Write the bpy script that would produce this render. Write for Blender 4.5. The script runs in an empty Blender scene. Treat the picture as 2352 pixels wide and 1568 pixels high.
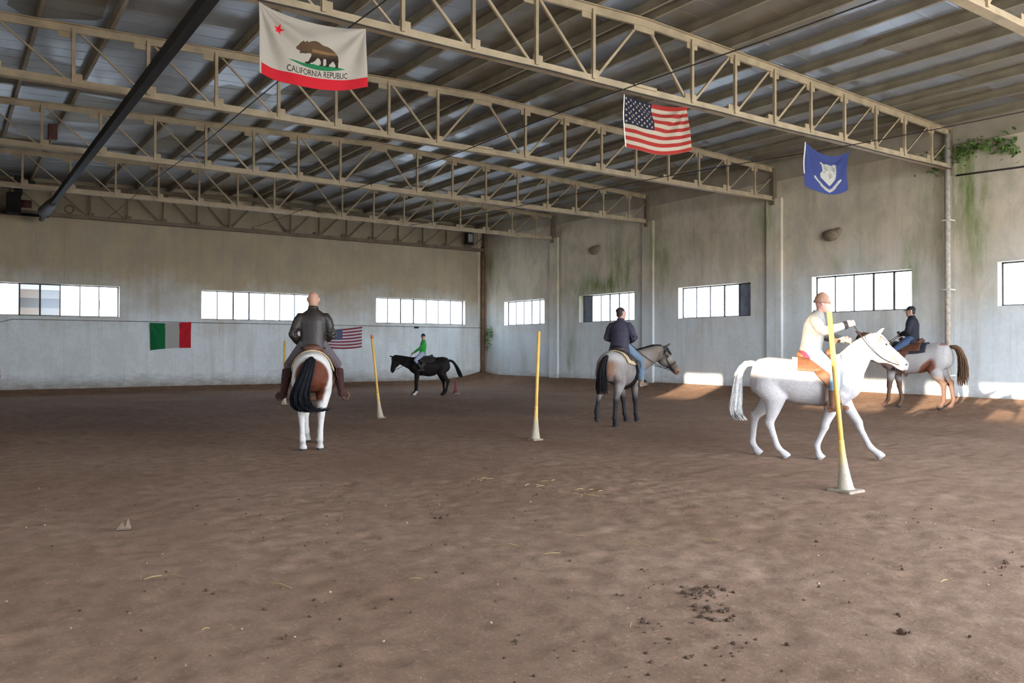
import bpy, bmesh, math, random
import numpy as np
from mathutils import Vector, Matrix
random.seed(7); rng = np.random.default_rng(7)
sc = bpy.context.scene
COL = sc.collection
PI = math.pi

# ------------------------------------------------------------------ helpers
def lin(r, g, b):
    f = lambda c: (c/255/12.92) if c/255 <= .04045 else ((c/255+.055)/1.055)**2.4
    return (f(r), f(g), f(b))

class NT:
    """small node-tree writer"""
    def __init__(s, m):
        m.use_nodes = True; s.t = m.node_tree; s.t.nodes.clear(); s.m = m
    def n(s, typ, **kw):
        nd = s.t.nodes.new(typ)
        for k, v in kw.items():
            if k.startswith('i_'):
                nd.inputs[k[2:].replace('_', ' ')].default_value = v
            else: setattr(nd, k, v)
        return nd
    def l(s, a, b): s.t.links.new(a, b)
    def math(s, op, a, b=None, clamp=False):
        nd = s.n('ShaderNodeMath', operation=op); nd.use_clamp = clamp
        for i, x in enumerate((a, b)):
            if x is None: continue
            if isinstance(x, (int, float)): nd.inputs[i].default_value = x
            else: s.l(x, nd.inputs[i])
        return nd.outputs[0]
    def mix(s, fac, a, b):
        nd = s.n('ShaderNodeMix', data_type='RGBA')
        for i, x in ((0, fac), (6, a), (7, b)):
            if isinstance(x, (int, float)): nd.inputs[i].default_value = x
            elif isinstance(x, tuple): nd.inputs[i].default_value = (*x[:3], 1)
            else: s.l(x, nd.inputs[i])
        return nd.outputs[2]
    def ramp(s, fac, stops):
        nd = s.n('ShaderNodeValToRGB'); e = nd.color_ramp.elements
        while len(e) < len(stops): e.new(.5)
        for el, (p, c) in zip(e, stops):
            el.position = p; el.color = (*c[:3], 1) if isinstance(c, tuple) else (c, c, c, 1)
        s.l(fac, nd.inputs[0]); return nd.outputs[0]
    def noise(s, vec, scale, detail=4, rough=.55, dist=0):
        nd = s.n('ShaderNodeTexNoise'); nd.inputs['Scale'].default_value = scale
        nd.inputs['Detail'].default_value = detail; nd.inputs['Roughness'].default_value = rough
        nd.inputs['Distortion'].default_value = dist
        if vec is not None: s.l(vec, nd.inputs['Vector'])
        return nd.outputs['Fac']
    def pos(s): return s.n('ShaderNodeNewGeometry').outputs['Position']
    def obj(s): return s.n('ShaderNodeTexCoord').outputs['Object']
    def scale(s, vec, x, y, z):
        nd = s.n('ShaderNodeMapping'); nd.inputs['Scale'].default_value = (x, y, z); s.l(vec, nd.inputs[0]); return nd.outputs[0]
    def sep(s, vec):
        nd = s.n('ShaderNodeSeparateXYZ'); s.l(vec, nd.inputs[0]); return nd.outputs
    def out(s, col, rough=.7, metal=0, bump=None, bstr=.3, bdist=.02, spec=.3, sheen=0):
        b = s.n('ShaderNodeBsdfPrincipled')
        if isinstance(col, tuple): b.inputs['Base Color'].default_value = (*col[:3], 1)
        else: s.l(col, b.inputs['Base Color'])
        if isinstance(rough, (int, float)): b.inputs['Roughness'].default_value = rough
        else: s.l(rough, b.inputs['Roughness'])
        b.inputs['Metallic'].default_value = metal; b.inputs['Specular IOR Level'].default_value = spec
        if sheen: b.inputs['Sheen Weight'].default_value = sheen
        if bump is not None:
            bp = s.n('ShaderNodeBump'); bp.inputs['Strength'].default_value = bstr; bp.inputs['Distance'].default_value = bdist
            s.l(bump, bp.inputs['Height']); s.l(bp.outputs[0], b.inputs['Normal'])
        o = s.n('ShaderNodeOutputMaterial'); s.l(b.outputs[0], o.inputs[0]); return b

def simple(name, col, rough=.6, metal=0, var=.25, scale=12, bstr=.15, spec=.3, sheen=0):
    m = bpy.data.materials.new(name); t = NT(m); v = t.obj()
    f = t.noise(v, scale, 5)
    dark = tuple(c*(1-var) for c in col); light = tuple(min(1, c*(1+var)) for c in col)
    t.out(t.mix(t.ramp(f, [(.3, 0.), (.7, 1.)]), dark, light), rough, metal, t.noise(v, scale*5, 3), bstr, .01, spec, sheen)
    return m

def attrmat(name, rough=.6, bscale=60, bstr=.12, spec=.25, var=.18, sheen=0):
    """colour laid down per vertex (coat markings, printed cloth) with a fine noise over it"""
    m = bpy.data.materials.new(name); t = NT(m); v = t.obj()
    a = t.n('ShaderNodeAttribute', attribute_name='Col').outputs['Color']
    f = t.noise(v, bscale*.5, 4)
    c = t.mix(var, a, t.mix(t.ramp(f, [(.3, 0.), (.7, 1.)]), (0, 0, 0), a))
    t.out(c, rough, 0, t.noise(v, bscale, 3), bstr, .008, spec, sheen); return m

class MB:
    """mesh builder: everything added becomes ONE mesh object"""
    def __init__(s): s.v = []; s.f = []
    def add(s, vs, fs):
        o = len(s.v); s.v += [tuple(map(float, p)) for p in vs]; s.f += [tuple(i+o for i in f) for f in fs]; return s
    def box(s, x0, x1, y0, y1, z0, z1):
        return s.add([(x0,y0,z0),(x1,y0,z0),(x1,y1,z0),(x0,y1,z0),(x0,y0,z1),(x1,y0,z1),(x1,y1,z1),(x0,y1,z1)],
                     [(0,3,2,1),(4,5,6,7),(0,1,5,4),(1,2,6,5),(2,3,7,6),(3,0,4,7)])
    def bar(s, p, q, w, h, up=(0,0,1)):
        p = Vector(p); q = Vector(q); t = (q-p).normalized(); u = Vector(up); u = (u-t*u.dot(t))
        if u.length < 1e-4: u = Vector((1,0,0)); u = u-t*u.dot(t)
        u.normalize(); r = t.cross(u)
        vs = [e+r*(a*w/2)+u*(b*h/2) for e in (p, q) for a, b in ((-1,-1),(1,-1),(1,1),(-1,1))]
        return s.add(vs, [(0,3,2,1),(4,5,6,7),(0,1,5,4),(1,2,6,5),(2,3,7,6),(3,0,4,7)])
    def tube(s, pts, radii, seg=10, up=(0,0,1), cap=True, lw=1):
        """loft of elliptical rings; radii entries r or (r_side, r_up)"""
        pts = [Vector(p) for p in pts]; n = len(pts); rings = []
        if not isinstance(radii, (list, tuple)): radii = [radii]*n
        pu = None
        for i, p in enumerate(pts):
            t = (pts[min(i+1, n-1)]-pts[max(i-1, 0)]).normalized()
            u = Vector(up) if pu is None or up is not None and abs(Vector(up).dot(t)) < .95 else pu
            u = u-t*u.dot(t)
            if u.length < 1e-3: u = Vector((1,0,0)) if abs(t.x) < .9 else Vector((0,1,0)); u = u-t*u.dot(t)
            u.normalize(); pu = u; r = t.cross(u)
            a, b = radii[i] if isinstance(radii[i], (tuple, list)) else (radii[i], radii[i])
            a *= lw; b *= lw**.5
            rings.append([p+r*(a*math.cos(k*2*PI/seg))+u*(b*math.sin(k*2*PI/seg)) for k in range(seg)])
        vs = [v for R in rings for v in R]; fs = []
        for i in range(n-1):
            for k in range(seg):
                k2 = (k+1) % seg; fs.append((i*seg+k, i*seg+k2, (i+1)*seg+k2, (i+1)*seg+k))
        if cap:
            fs.append(tuple(range(seg-1, -1, -1))); fs.append(tuple((n-1)*seg+k for k in range(seg)))
        return s.add(vs, fs)
    def ball(s, c, rx, ry=None, rz=None, seg=14, rings=9):
        ry = rx if ry is None else ry; rz = rx if rz is None else rz; c = Vector(c)
        vs = [c+Vector((0,0,-rz))]
        for i in range(1, rings):
            a = -PI/2+PI*i/rings
            vs += [c+Vector((rx*math.cos(a)*math.cos(k*2*PI/seg), ry*math.cos(a)*math.sin(k*2*PI/seg), rz*math.sin(a))) for k in range(seg)]
        vs.append(c+Vector((0,0,rz))); fs = []
        for k in range(seg):
            k2 = (k+1) % seg; fs.append((0, 1+k2, 1+k)); L = 1+(rings-2)*seg; fs.append((L+k, L+k2, len(vs)-1))
        for i in range(rings-2):
            for k in range(seg):
                k2 = (k+1) % seg; a = 1+i*seg; fs.append((a+k, a+k2, a+seg+k2, a+seg+k))
        return s.add(vs, fs)
    def mesh(s, name='m'):
        me = bpy.data.meshes.new(name); me.from_pydata(s.v, [], s.f); me.update(); return me
    def build(s, name, mat, parent=None, smooth=False, bevel=0):
        me = s.mesh(name)
        if smooth: me.shade_smooth()
        o = link(name, me, mat, parent)
        if bevel:
            b = o.modifiers.new('b', 'BEVEL'); b.width = bevel; b.segments = 2; b.limit_method = 'ANGLE'
        return o

def link(name, me, mat=None, parent=None):
    o = bpy.data.objects.new(name, me); COL.objects.link(o)
    if mat is not None:
        for m in (mat if isinstance(mat, (list, tuple)) else [mat]): me.materials.append(m)
    if parent is not None: o.parent = parent
    return o
def tag(o, label=None, cat=None, group=None, kind=None):
    for k, v in (('label', label), ('category', cat), ('group', group), ('kind', kind)):
        if v: o[k] = v
    return o
def thing(name, label, cat, loc=(0,0,0), rz=0, group=None):
    o = bpy.data.objects.new(name, None); COL.objects.link(o); o.location = loc; o.rotation_euler = (0, 0, rz)
    o.empty_display_size = .1
    return tag(o, label, cat, group)
def copy_tree(o, parent=None):
    c = o.copy(); COL.objects.link(c)
    if parent is not None: c.parent = parent
    for ch in list(o.children): copy_tree(ch, c)
    return c
def setcol(me, cols):
    a = me.color_attributes.new('Col', 'FLOAT_COLOR', 'POINT')
    arr = np.ones((len(me.vertices), 4), np.float32); arr[:, :3] = cols; a.data.foreach_set('color', arr.ravel())
def coords(me):
    a = np.empty(len(me.vertices)*3, np.float32); me.vertices.foreach_get('co', a); return a.reshape(-1, 3)
def fuse(mb, voxel, smooth=4, name='m'):
    """voxel-merge overlapping closed shapes into one continuous skin"""
    o = bpy.data.objects.new('tmp', mb.mesh()); COL.objects.link(o)
    r = o.modifiers.new('r', 'REMESH'); r.mode = 'VOXEL'; r.voxel_size = voxel; r.use_smooth_shade = True
    if smooth:
        s = o.modifiers.new('s', 'SMOOTH'); s.factor = .5; s.iterations = smooth
    bpy.context.view_layer.update(); dg = bpy.context.evaluated_depsgraph_get()
    me = bpy.data.meshes.new_from_object(o.evaluated_get(dg)); me.name = name
    old = o.data; bpy.data.objects.remove(o); bpy.data.meshes.remove(old)
    me.shade_smooth(); return me

# ------------------------------------------------------------------ place
XW, XL, YB, YF = 20.44, -1.6, 31.75, -2.6      # right, left, back, front wall planes
XR, PAN = 10.05, 1.1784                        # ridge, truss panel
ZB = 6.10                                      # truss bottom node height
TY = [5.30, 10.45, 15.67, 21.01, 26.41, 31.50] # trusses, near to far
PUR = 1.095                                    # purlin spacing
def roof_z(x): return 7.33-.0345*abs(x-XR)     # underside of the purlins
def smooth01(t): t = min(1, max(0, t)); return t*t*(3-2*t)
def bank(x, y):
    z = .40*max(0, (x-17.5)/(XW-17.5))**2
    z += .16*max(0, (y-(YB-1.5))/1.5)**2 + .2*max(0, (XL+1.3-x)/1.3)**2
    return z

# ---- materials of the building
def wall_material():
    m = bpy.data.materials.new('old_plaster'); t = NT(m); P = t.pos(); x, y, z = t.sep(P)
    big = t.noise(t.scale(P, .35, .35, .6), 1.0, 5, .6)
    str_ = t.noise(t.scale(P, 2.2, 2.2, .12), 1.0, 5, .6)
    fine = t.noise(P, 9, 6, .65)
    # pale cool tone below, browner above, lighter on the right wall; ragged edge
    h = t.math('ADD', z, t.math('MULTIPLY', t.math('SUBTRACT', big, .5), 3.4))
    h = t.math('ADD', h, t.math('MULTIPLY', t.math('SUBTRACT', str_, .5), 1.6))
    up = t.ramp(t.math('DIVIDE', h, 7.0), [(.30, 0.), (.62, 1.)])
    lower_tone = t.mix(fine, lin(190, 196, 198), lin(218, 221, 221))
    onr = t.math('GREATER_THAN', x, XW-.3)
    upper_tone = t.mix(onr, t.mix(big, lin(146, 126, 100), lin(182, 164, 138)), t.mix(big, lin(184, 166, 142), lin(218, 203, 182)))
    c = t.mix(up, lower_tone, upper_tone)
    # run marks
    run = t.ramp(str_, [(.55, 0.), (.75, .55)])
    c = t.mix(t.math('MULTIPLY', run, .55), c, lin(138, 124, 106))
    bl = t.noise(t.scale(P, .9, .9, .55), 1.4, 7, .68, .4)
    c = t.mix(t.math('MULTIPLY', t.ramp(bl, [(.42, 1.), (.58, 0.)]), t.math('ADD', t.math('MULTIPLY', up, .25), .14)), c, lin(138, 130, 116))
    c = t.mix(t.math('MULTIPLY', t.ramp(t.noise(t.scale(P, 4, 4, .25), 1.0, 6, .7), [(.52, 0.), (.70, 1.)]), .24), c, lin(126, 116, 100))
    # patch joints: vertical lines every 2.6 m along the walls
    for ax, per, off in ((x, 2.65, .55), (y, 5.2, 2.6)):
        fr = t.math('FRACT', t.math('DIVIDE', t.math('ADD', ax, off), per))
        d = t.math('ABSOLUTE', t.math('SUBTRACT', fr, .5))
        ln = t.math('LESS_THAN', d, .004)
        c = t.mix(t.math('MULTIPLY', ln, .18), c, lin(110, 100, 88))
    # algae streaks on the right wall under the truss ends and beside the corner
    acc = None
    for (yy, zz, wy, wz, s) in ((10.1, 5.7, .45, 1.3, 1.3), (10.9, 4.9, .5, 1.8, .7), (9.8, 4.3, .3, 1.3, .9), (11.5, 3.6, .22, .9, .9), (15.9, 5.6, .5, 1.0, .9), (20.6, 5.3, .35, 1.2, 1.1), (20.2, 4.6, .25, .8, .8),
                              (22.6, 4.6, .55, .9, 1.3), (23.6, 3.95, 1.5, .35, 1.5), (24.9, 3.5, .35, .5, 1.0), (22.0, 4.9, .2, .8, 1.0), (25.4, 1.3, .35, 1.0, 1.1), (26.2, 2.2, .12, 2.0, .5),
                              (31.3, 2.1, .35, .8, 1.3), (31.2, 5.4, .4, .6, 1.2), (30.6, 4.3, .14, 1.5, .8), (13.3, 3.9, .5, .3, .6), (28.6, .9, .3, .6, .5)):
        g = t.math('MULTIPLY', t.math('POWER', 2.718, t.math('MULTIPLY', t.math('POWER', t.math('DIVIDE', t.math('SUBTRACT', y, yy), wy), 2), -1)),
                   t.math('POWER', 2.718, t.math('MULTIPLY', t.math('POWER', t.math('DIVIDE', t.math('SUBTRACT', z, zz), wz), 2), -1)))
        g = t.math('MULTIPLY', g, s); acc = g if acc is None else t.math('ADD', acc, g)
    al = t.noise(t.scale(P, 2.5, 2.5, .55), 1.3, 7, .72)
    al = t.math('MULTIPLY', t.math('MULTIPLY', acc, onr), t.ramp(al, [(.36, 0.), (.60, 1.)]))
    c = t.mix(t.math('MULTIPLY', al, .68, True), c, lin(116, 126, 74))
    # damp, splashed foot of the wall
    ft = t.math('ADD', z, t.math('MULTIPLY', t.noise(t.scale(P, 1.2, 1.2, 3), 1.6, 6, .7), .9))
    foot = t.ramp(t.math('MULTIPLY', ft, .6), [(.30, 1.), (.66, 0.)])
    c = t.mix(t.math('MULTIPLY', foot, .85), c, lin(112, 92, 74))
    sp = t.ramp(t.noise(P, 3.3, 6, .75), [(.66, 0.), (.72, 1.)])
    c = t.mix(t.math('MULTIPLY', sp, .35), c, lin(120, 112, 100))
    t.out(c, .9, 0, t.noise(P, 14, 6), .25, .02, .15); return m

def dirt_material():
    m = bpy.data.materials.new('arena_dirt'); t = NT(m); P = t.pos()
    a = t.noise(t.scale(P, .5, .35, 1), 1, 5, .6); b = t.noise(P, 5, 7, .65); c2 = t.noise(P, 34, 5, .7)
    c = t.mix(t.ramp(a, [(.3, 0.), (.7, 1.)]), lin(119, 91, 72), lin(147, 118, 98))
    c = t.mix(t.ramp(b, [(.35, 0.), (.65, .75)]), c, lin(106, 80, 62))
    c = t.mix(t.ramp(c2, [(.56, 0.), (.72, .7)]), c, lin(160, 132, 110))
    dk = t.ramp(t.noise(P, 3.4, 8, .75), [(.57, 0.), (.70, .6)])
    c = t.mix(dk, c, lin(70, 50, 38))
    h = t.math('ADD', t.math('MULTIPLY', b, 1.0), t.math('MULTIPLY', c2, .5))
    t.out(c, .95, 0, h, .5, .03, .1); return m

def sheet_material():
    m = bpy.data.materials.new('galvanised_sheet'); t = NT(m); P = t.pos(); x, y, z = t.sep(P)
    # daylight reflections painted in as bluish patches between brown ones, across the purlins
    vo = t.n('ShaderNodeTexVoronoi', feature='F1'); vo.inputs['Scale'].default_value = 1; t.l(t.scale(P, .75, .42, .01), vo.inputs['Vector'])
    vo.inputs['Randomness'].default_value = .35; pat = t.sep(vo.outputs['Color'])[0]
    f = t.math('ADD', t.math('MULTIPLY', pat, .55), t.math('MULTIPLY', t.noise(t.scale(P, .9, .5, 1), 1, 5, .6), .55))
    c = t.mix(t.ramp(f, [(.40, 0.), (.68, 1.)]), lin(130, 118, 101), lin(150, 153, 160))
    t.out(c, t.ramp(f, [(.40, .55), (.7, .34)]), .35, t.noise(t.scale(P, .5, 1.6, 1), 2, 3), .08, .02, .5); return m

M = {}
M['wall'] = wall_material(); M['dirt'] = dirt_material(); M['sheet'] = sheet_material()
M['steel'] = simple('dusty_painted_steel', lin(160, 140, 114), .65, 0, .22, 3)
M['dsteel'] = simple('dull_dark_steel', lin(92, 82, 72), .55, .2, .3, 4)
M['brownshade'] = simple('brown_and_shaded_steel', lin(112, 96, 78), .7, .1, .25, 3)  # end post colour; on the far truss it stands in for shade
M['purlin'] = simple('purlin_steel', lin(150, 136, 114), .65, .1, .2, 2)
M['blackm'] = simple('black_metal', lin(40, 36, 34), .7, 0, .3, 6, .15, .15)
M['frame'] = simple('window_iron', lin(70, 66, 64), .6, .3, .25, 8)
M['ring'] = simple('concrete_edge', lin(160, 146, 128), .9, 0, .15, 1.5)
M['pil'] = simple('pilaster_plaster', lin(190, 184, 174), .9, 0, .18, 1.2)
M['rust'] = simple('rusty_pipe', lin(120, 88, 64), .8, .1, .3, 5)
M['wcable'] = simple('grey_cable', lin(96, 90, 84), .7, 0, .2, 5)
M['cable'] = simple('dark_cable', lin(52, 46, 42), .7, 0, .2, 5)

def pane_material(name, col, transp, fac=.35):
    m = bpy.data.materials.new(name); t = NT(m); v = t.obj()
    n = t.ramp(t.noise(v, 3, 5), [(.3, 0.), (.8, 1.)])
    tr = t.n('ShaderNodeBsdfTransparent'); tr.inputs[0].default_value = (*[c*transp for c in col], 1)
    tl = t.n('ShaderNodeBsdfTranslucent'); t.l(t.mix(t.math('MULTIPLY', n, .3), tuple(col), tuple(c*.6 for c in col)), tl.inputs[0])
    gl = t.n('ShaderNodeBsdfGlossy'); gl.inputs['Roughness'].default_value = .15
    mx = t.n('ShaderNodeMixShader'); mx.inputs[0].default_value = fac; t.l(tr.outputs[0], mx.inputs[1]); t.l(tl.outputs[0], mx.inputs[2])
    m2 = t.n('ShaderNodeMixShader'); m2.inputs[0].default_value = .03; t.l(mx.outputs[0], m2.inputs[1]); t.l(gl.outputs[0], m2.inputs[2])
    o = t.n('ShaderNodeOutputMaterial'); t.l(m2.outputs[0], o.inputs[0]); return m
M['frost'] = pane_material('frosted_pane', (.95, .97, 1.0), .85)
M['clear'] = pane_material('tinted_clear_pane', (.95, .95, .95), .21, .004)  # dark tint added to dim the bright view outside
M['milky'] = pane_material('milky_blue_pane', (.80, .90, 1.0), .24, .03)
M['board'] = simple('grey_board', lin(112, 116, 128), .8, 0, .25, 3)

# ---- floor: real mounds near the walls, gentle hoof-worn relief
def build_floor():
    xs = np.concatenate([np.arange(XL-.3, 7.5, .05), np.arange(7.5, XW+.3, .14)]); ys = np.concatenate([np.arange(YF-.3, 1.5, .15), np.arange(1.5, 9, .05), np.arange(9, YB+.3, .16)])
    X, Y = np.meshgrid(xs, ys, indexing='ij')
    Z = np.vectorize(bank)(X, Y)
    for (fx, fy, a) in ((.7, .5, .008), (1.7, 1.1, .003), (2.9, 3.7, .002)):
        Z += a*np.sin(fx*X+1.3*np.sin(fy*Y))*np.cos(fy*Y+.8*np.sin(fx*X))
    g = rng.normal(size=X.shape); 
    for _ in range(2): g = (g+np.roll(g, 1, 0)+np.roll(g, -1, 0)+np.roll(g, 1, 1)+np.roll(g, -1, 1))/5
    Z += .006*g
    for q_ in range(2600):                                   # hoof prints
        px, py = (rng.uniform(XL+1, 17), rng.uniform(-2, 20)) if q_ < 900 else (rng.uniform(.3, 7.4), rng.uniform(1.6, 8.8)); r = rng.uniform(.08, .14) if q_ < 900 else rng.uniform(.035, .08); am = 1 if q_ < 900 else .4
        i0, i1 = np.searchsorted(xs, (px-.5, px+.5)); j0, j1 = np.searchsorted(ys, (py-.5, py+.5))
        d2 = ((X[i0:i1, j0:j1]-px)**2+(Y[i0:i1, j0:j1]-py)**2)/r**2
        Z[i0:i1, j0:j1] += -.012*am*np.exp(-d2)+.004*am*np.exp(-(np.sqrt(d2)-1.5)**2*3)
    nx, ny = X.shape; idx = np.arange(nx*ny).reshape(nx, ny)
    me = bpy.data.meshes.new('floor')
    f = np.stack([idx[:-1, :-1], idx[1:, :-1], idx[1:, 1:], idx[:-1, 1:]], -1).reshape(-1, 4)
    me.from_pydata(np.stack([X, Y, Z], -1).reshape(-1, 3).tolist(), [], f.tolist()); me.shade_smooth()
    tag(link('floor', me, M['dirt']), 'brown trampled dirt floor of the riding arena', 'floor', kind='structure')
build_floor()

# ---- walls with window openings
WT = .34
def wall(name, axis, plane, out, u0, u1, z0, z1, holes, label):
    us = sorted({u0, u1, *[h[0] for h in holes], *[h[1] for h in holes]}); zs = sorted({z0, z1, *[h[2] for h in holes], *[h[3] for h in holes]})
    b = MB(); P = lambda u, z, d: (plane+out*d, u, z) if axis == 'x' else (u, plane+out*d, z)
    inside = lambda u, z: any(h[0] < u < h[1] and h[2] < z < h[3] for h in holes)
    for a, c in zip(us, us[1:]):
        for e, g in zip(zs, zs[1:]):
            if inside((a+c)/2, (e+g)/2): continue
            for d in (0, WT): b.add([P(a,e,d), P(c,e,d), P(c,g,d), P(a,g,d)], [(0,1,2,3)])
    for (a, c, e, g) in holes + [(u0, u1, z0, z1)]:
        for q in (((a,e),(c,e)), ((c,e),(c,g)), ((c,g),(a,g)), ((a,g),(a,e))):
            (p1, p2), (p3, p4) = q
            b.add([P(p1,p2,0), P(p3,p4,0), P(p3,p4,WT), P(p1,p2,WT)], [(0,1,2,3)])
    return tag(b.build(name, M['wall']), label, 'wall', kind='structure')
R_WIN = [(27.11, 30.05), (21.74, 24.85), (16.57, 19.59), (11.46, 14.40), (6.37, 9.37), (1.1, 4.1)]
B_WIN = [(.9, 5.15), (7.95, 12.21), (15.06, 19.46)]
L_WIN = [(-2.2, 1.8), (2.3, 5.1), (5.7, 7.9), (11.7, 13.3)]  # unseen: first opening added for daylight, the rest sized for the sun patches
RZ, BZ, LZ = (2.58, 3.62), (2.63, 3.72), (2.66, 3.62)
TOP = 7.2
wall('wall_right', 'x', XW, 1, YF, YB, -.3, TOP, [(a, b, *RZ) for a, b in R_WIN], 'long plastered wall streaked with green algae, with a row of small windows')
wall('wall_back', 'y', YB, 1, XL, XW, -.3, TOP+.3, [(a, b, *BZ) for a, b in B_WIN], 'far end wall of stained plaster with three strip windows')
wall('wall_left', 'x', XL, -1, YF, YB, -.3, TOP, [(a, b, *LZ) for a, b in L_WIN], 'side wall behind the photographer with unseen open windows added and sized for daylight')
wall('wall_front', 'y', YF, -1, XL, XW, -.3, TOP+.3, [(4.5, 19.8, -.25, 5.8)], 'unseen end wall with a gateway widened to light the foreground')  # gateway behind the camera, widened to brighten the foreground

# ---- windows: iron frame (part), each pane a part
wn = [0]
def window(axis, plane, out, u0, u1, z0, z1, n, panes=None, label=''):
    wn[0] += 1; d = .24; P = lambda u, z, dd: (plane+out*dd, u, z) if axis == 'x' else (u, plane+out*dd, z)
    root = tag(thing('window_%d' % wn[0], label, 'window'), kind='structure')
    b = MB(); w = .035; n1 = (1,0,0) if axis == 'x' else (0,1,0)
    for z in (z0+w/2, z1-w/2): b.bar(P(u0,z,d), P(u1,z,d), .05, w, (0,0,1))
    for i in range(n+1):
        u = u0+w/2+(u1-u0-w)*i/n; k = w*(1.5 if i in (n//3, n//3+1) else .9)
        b.bar(P(u,z0,d), P(u,z1,d), k, .05, n1)
    b.build('window_frame', M['frame'], root)
    for i in range(n):
        a, c = u0+(u1-u0)*i/n+w*.4, u0+(u1-u0)*(i+1)/n-w*.4; mt = (panes or {}).get(i, 'frost')
        p = MB(); lo, hi = P(a, z0+w*.6, d-.004), P(c, z1-w*.6, d+.004)
        p.box(min(lo[0],hi[0]), max(lo[0],hi[0]), min(lo[1],hi[1]), max(lo[1],hi[1]), lo[2], hi[2])
        o = p.build('pane', M[mt], root)
        if mt == 'clear': o['label'] = 'clear pane showing the yard outside'
        if mt == 'milky': o['label'] = 'milky bluish pane'
        if mt == 'board': o['label'] = 'dark grey boarded pane'
rl = ['first window of the algae-streaked wall from the far corner', 'small window with a dark boarded end pane, under the green algae', 'small window of the side wall with a grey boarded end pane by the white horse tail', 'large window above the rider of the white horse', 'window at the right edge of the photo beyond the pale downpipe', 'window of the side wall nearest the gateway']
# image-left end of a right-wall window is its far (large y) end
for i, ((a, b), lab) in enumerate(zip(R_WIN, rl)):
    window('x', XW, 1, a, b, *RZ, 5 if i != 1 else 6, {1: {5: 'board'}, 2: {0: 'board'}}.get(i), lab)
for (a, b), n, pn, lab in zip(B_WIN, (7, 7, 7), ({2: 'clear', 3: 'milky'}, None, None), ('strip window at the left edge with a clear pane and a milky blue pane', 'strip window behind the bald rider in leather', 'strip window above the rider in green')):
    window('y', YB, 1, a, b, *BZ, n, pn, lab)

# ---- ring beam, pilasters, corner pipe, downpipe
tag(MB().box(XW-.05, XW, YF, YB, 6.57, 7.15).build('trim_1', M['ring']), 'brownish concrete edge beam along the top of the side wall', 'beam', kind='structure')
k = 2
for y, w in ((15.67, .5), (21.01, .5), (26.41, .5)):
    tag(MB().box(XW-.10, XW, y-.3, y+.25, -.2, 6.05).build('trim_%d' % k, M['wall'], bevel=.02), {15.67: 'plastered wall pier below the truss end behind the blue flag', 21.01: 'plastered wall pier right of the dark jacket rider window', 26.41: 'pale plastered wall pier below the truss end nearest the corner'}[y], 'pier', kind='structure'); k += 1
pipe = MB(); pipe.tube([(XW-.17, 10.45, .2), (XW-.17, 10.45, 6.85)], .068, 14)
dp = pipe.build('downpipe', simple('pale_pipe_paint', lin(164, 152, 140), .7), smooth=True); tag(dp, 'pale grey steel pipe standing against the wall below the nearest truss end', 'pipe')
for z in (.9, 3.0, 4.7): MB().box(XW-.27, XW, 10.35, 10.55, z, z+.035).build('pipe_clip', M['pil'], dp)
cp = MB().tube([(XW-.12, YB-.14, -.1), (XW-.12, YB-.14, 6.2)], .09, 12).build('corner_pipe', M['rust'], smooth=True)
tag(cp, 'rusty brown pipe standing in the far corner', 'pipe')

# ---- ceiling: corrugated sheets and purlins
def build_ceiling():
    root = tag(thing('ceiling', 'low-pitched corrugated sheet roof on steel purlins', 'ceiling'), kind='structure')
    b = MB(); prof = []; y = YF-.2
    while y < YB+.4:
        prof += [(y, 0), (y+.40, 0), (y+.412, -.004), (y+.448, -.004), (y+.46, 0)]; y += .5
    for x0, x1 in ((XL-.3, XR), (XR, XW+.4)):
        n = len(prof); vs = []
        for x in (x0, x1): vs += [(x, yy, roof_z(x)+.175+dz) for yy, dz in prof]
        b.add(vs, [(i, i+1, n+i+1, n+i) for i in range(n-1)])
    b.build('roof_sheet', M['sheet'], root)
    me = None
    for i in range(-11, 10):
        x = XR+i*PUR
        for dx in ((-.16, .16) if i == 0 else (0,)):
            s = 1 if i <= 0 else -1
            if me is None:
                pb = MB(); t = .012
                pb.box(-.035, .035, YF, YB, 0, t); pb.box(-.035, .035, YF, YB, .16, .16+t); pb.box(-.035, -.035+t, YF, YB, 0, .17); pb.box(.035-t, .035, YF, YB, 0, .03)
                me = pb.mesh('purlin'); me.materials.append(M['purlin'])
            o = bpy.data.objects.new('purlin', me); COL.objects.link(o); o.parent = root
            o.location = (x+dx, 0, roof_z(x+dx)); o.scale = (s, 1, 1)
build_ceiling()

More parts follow.
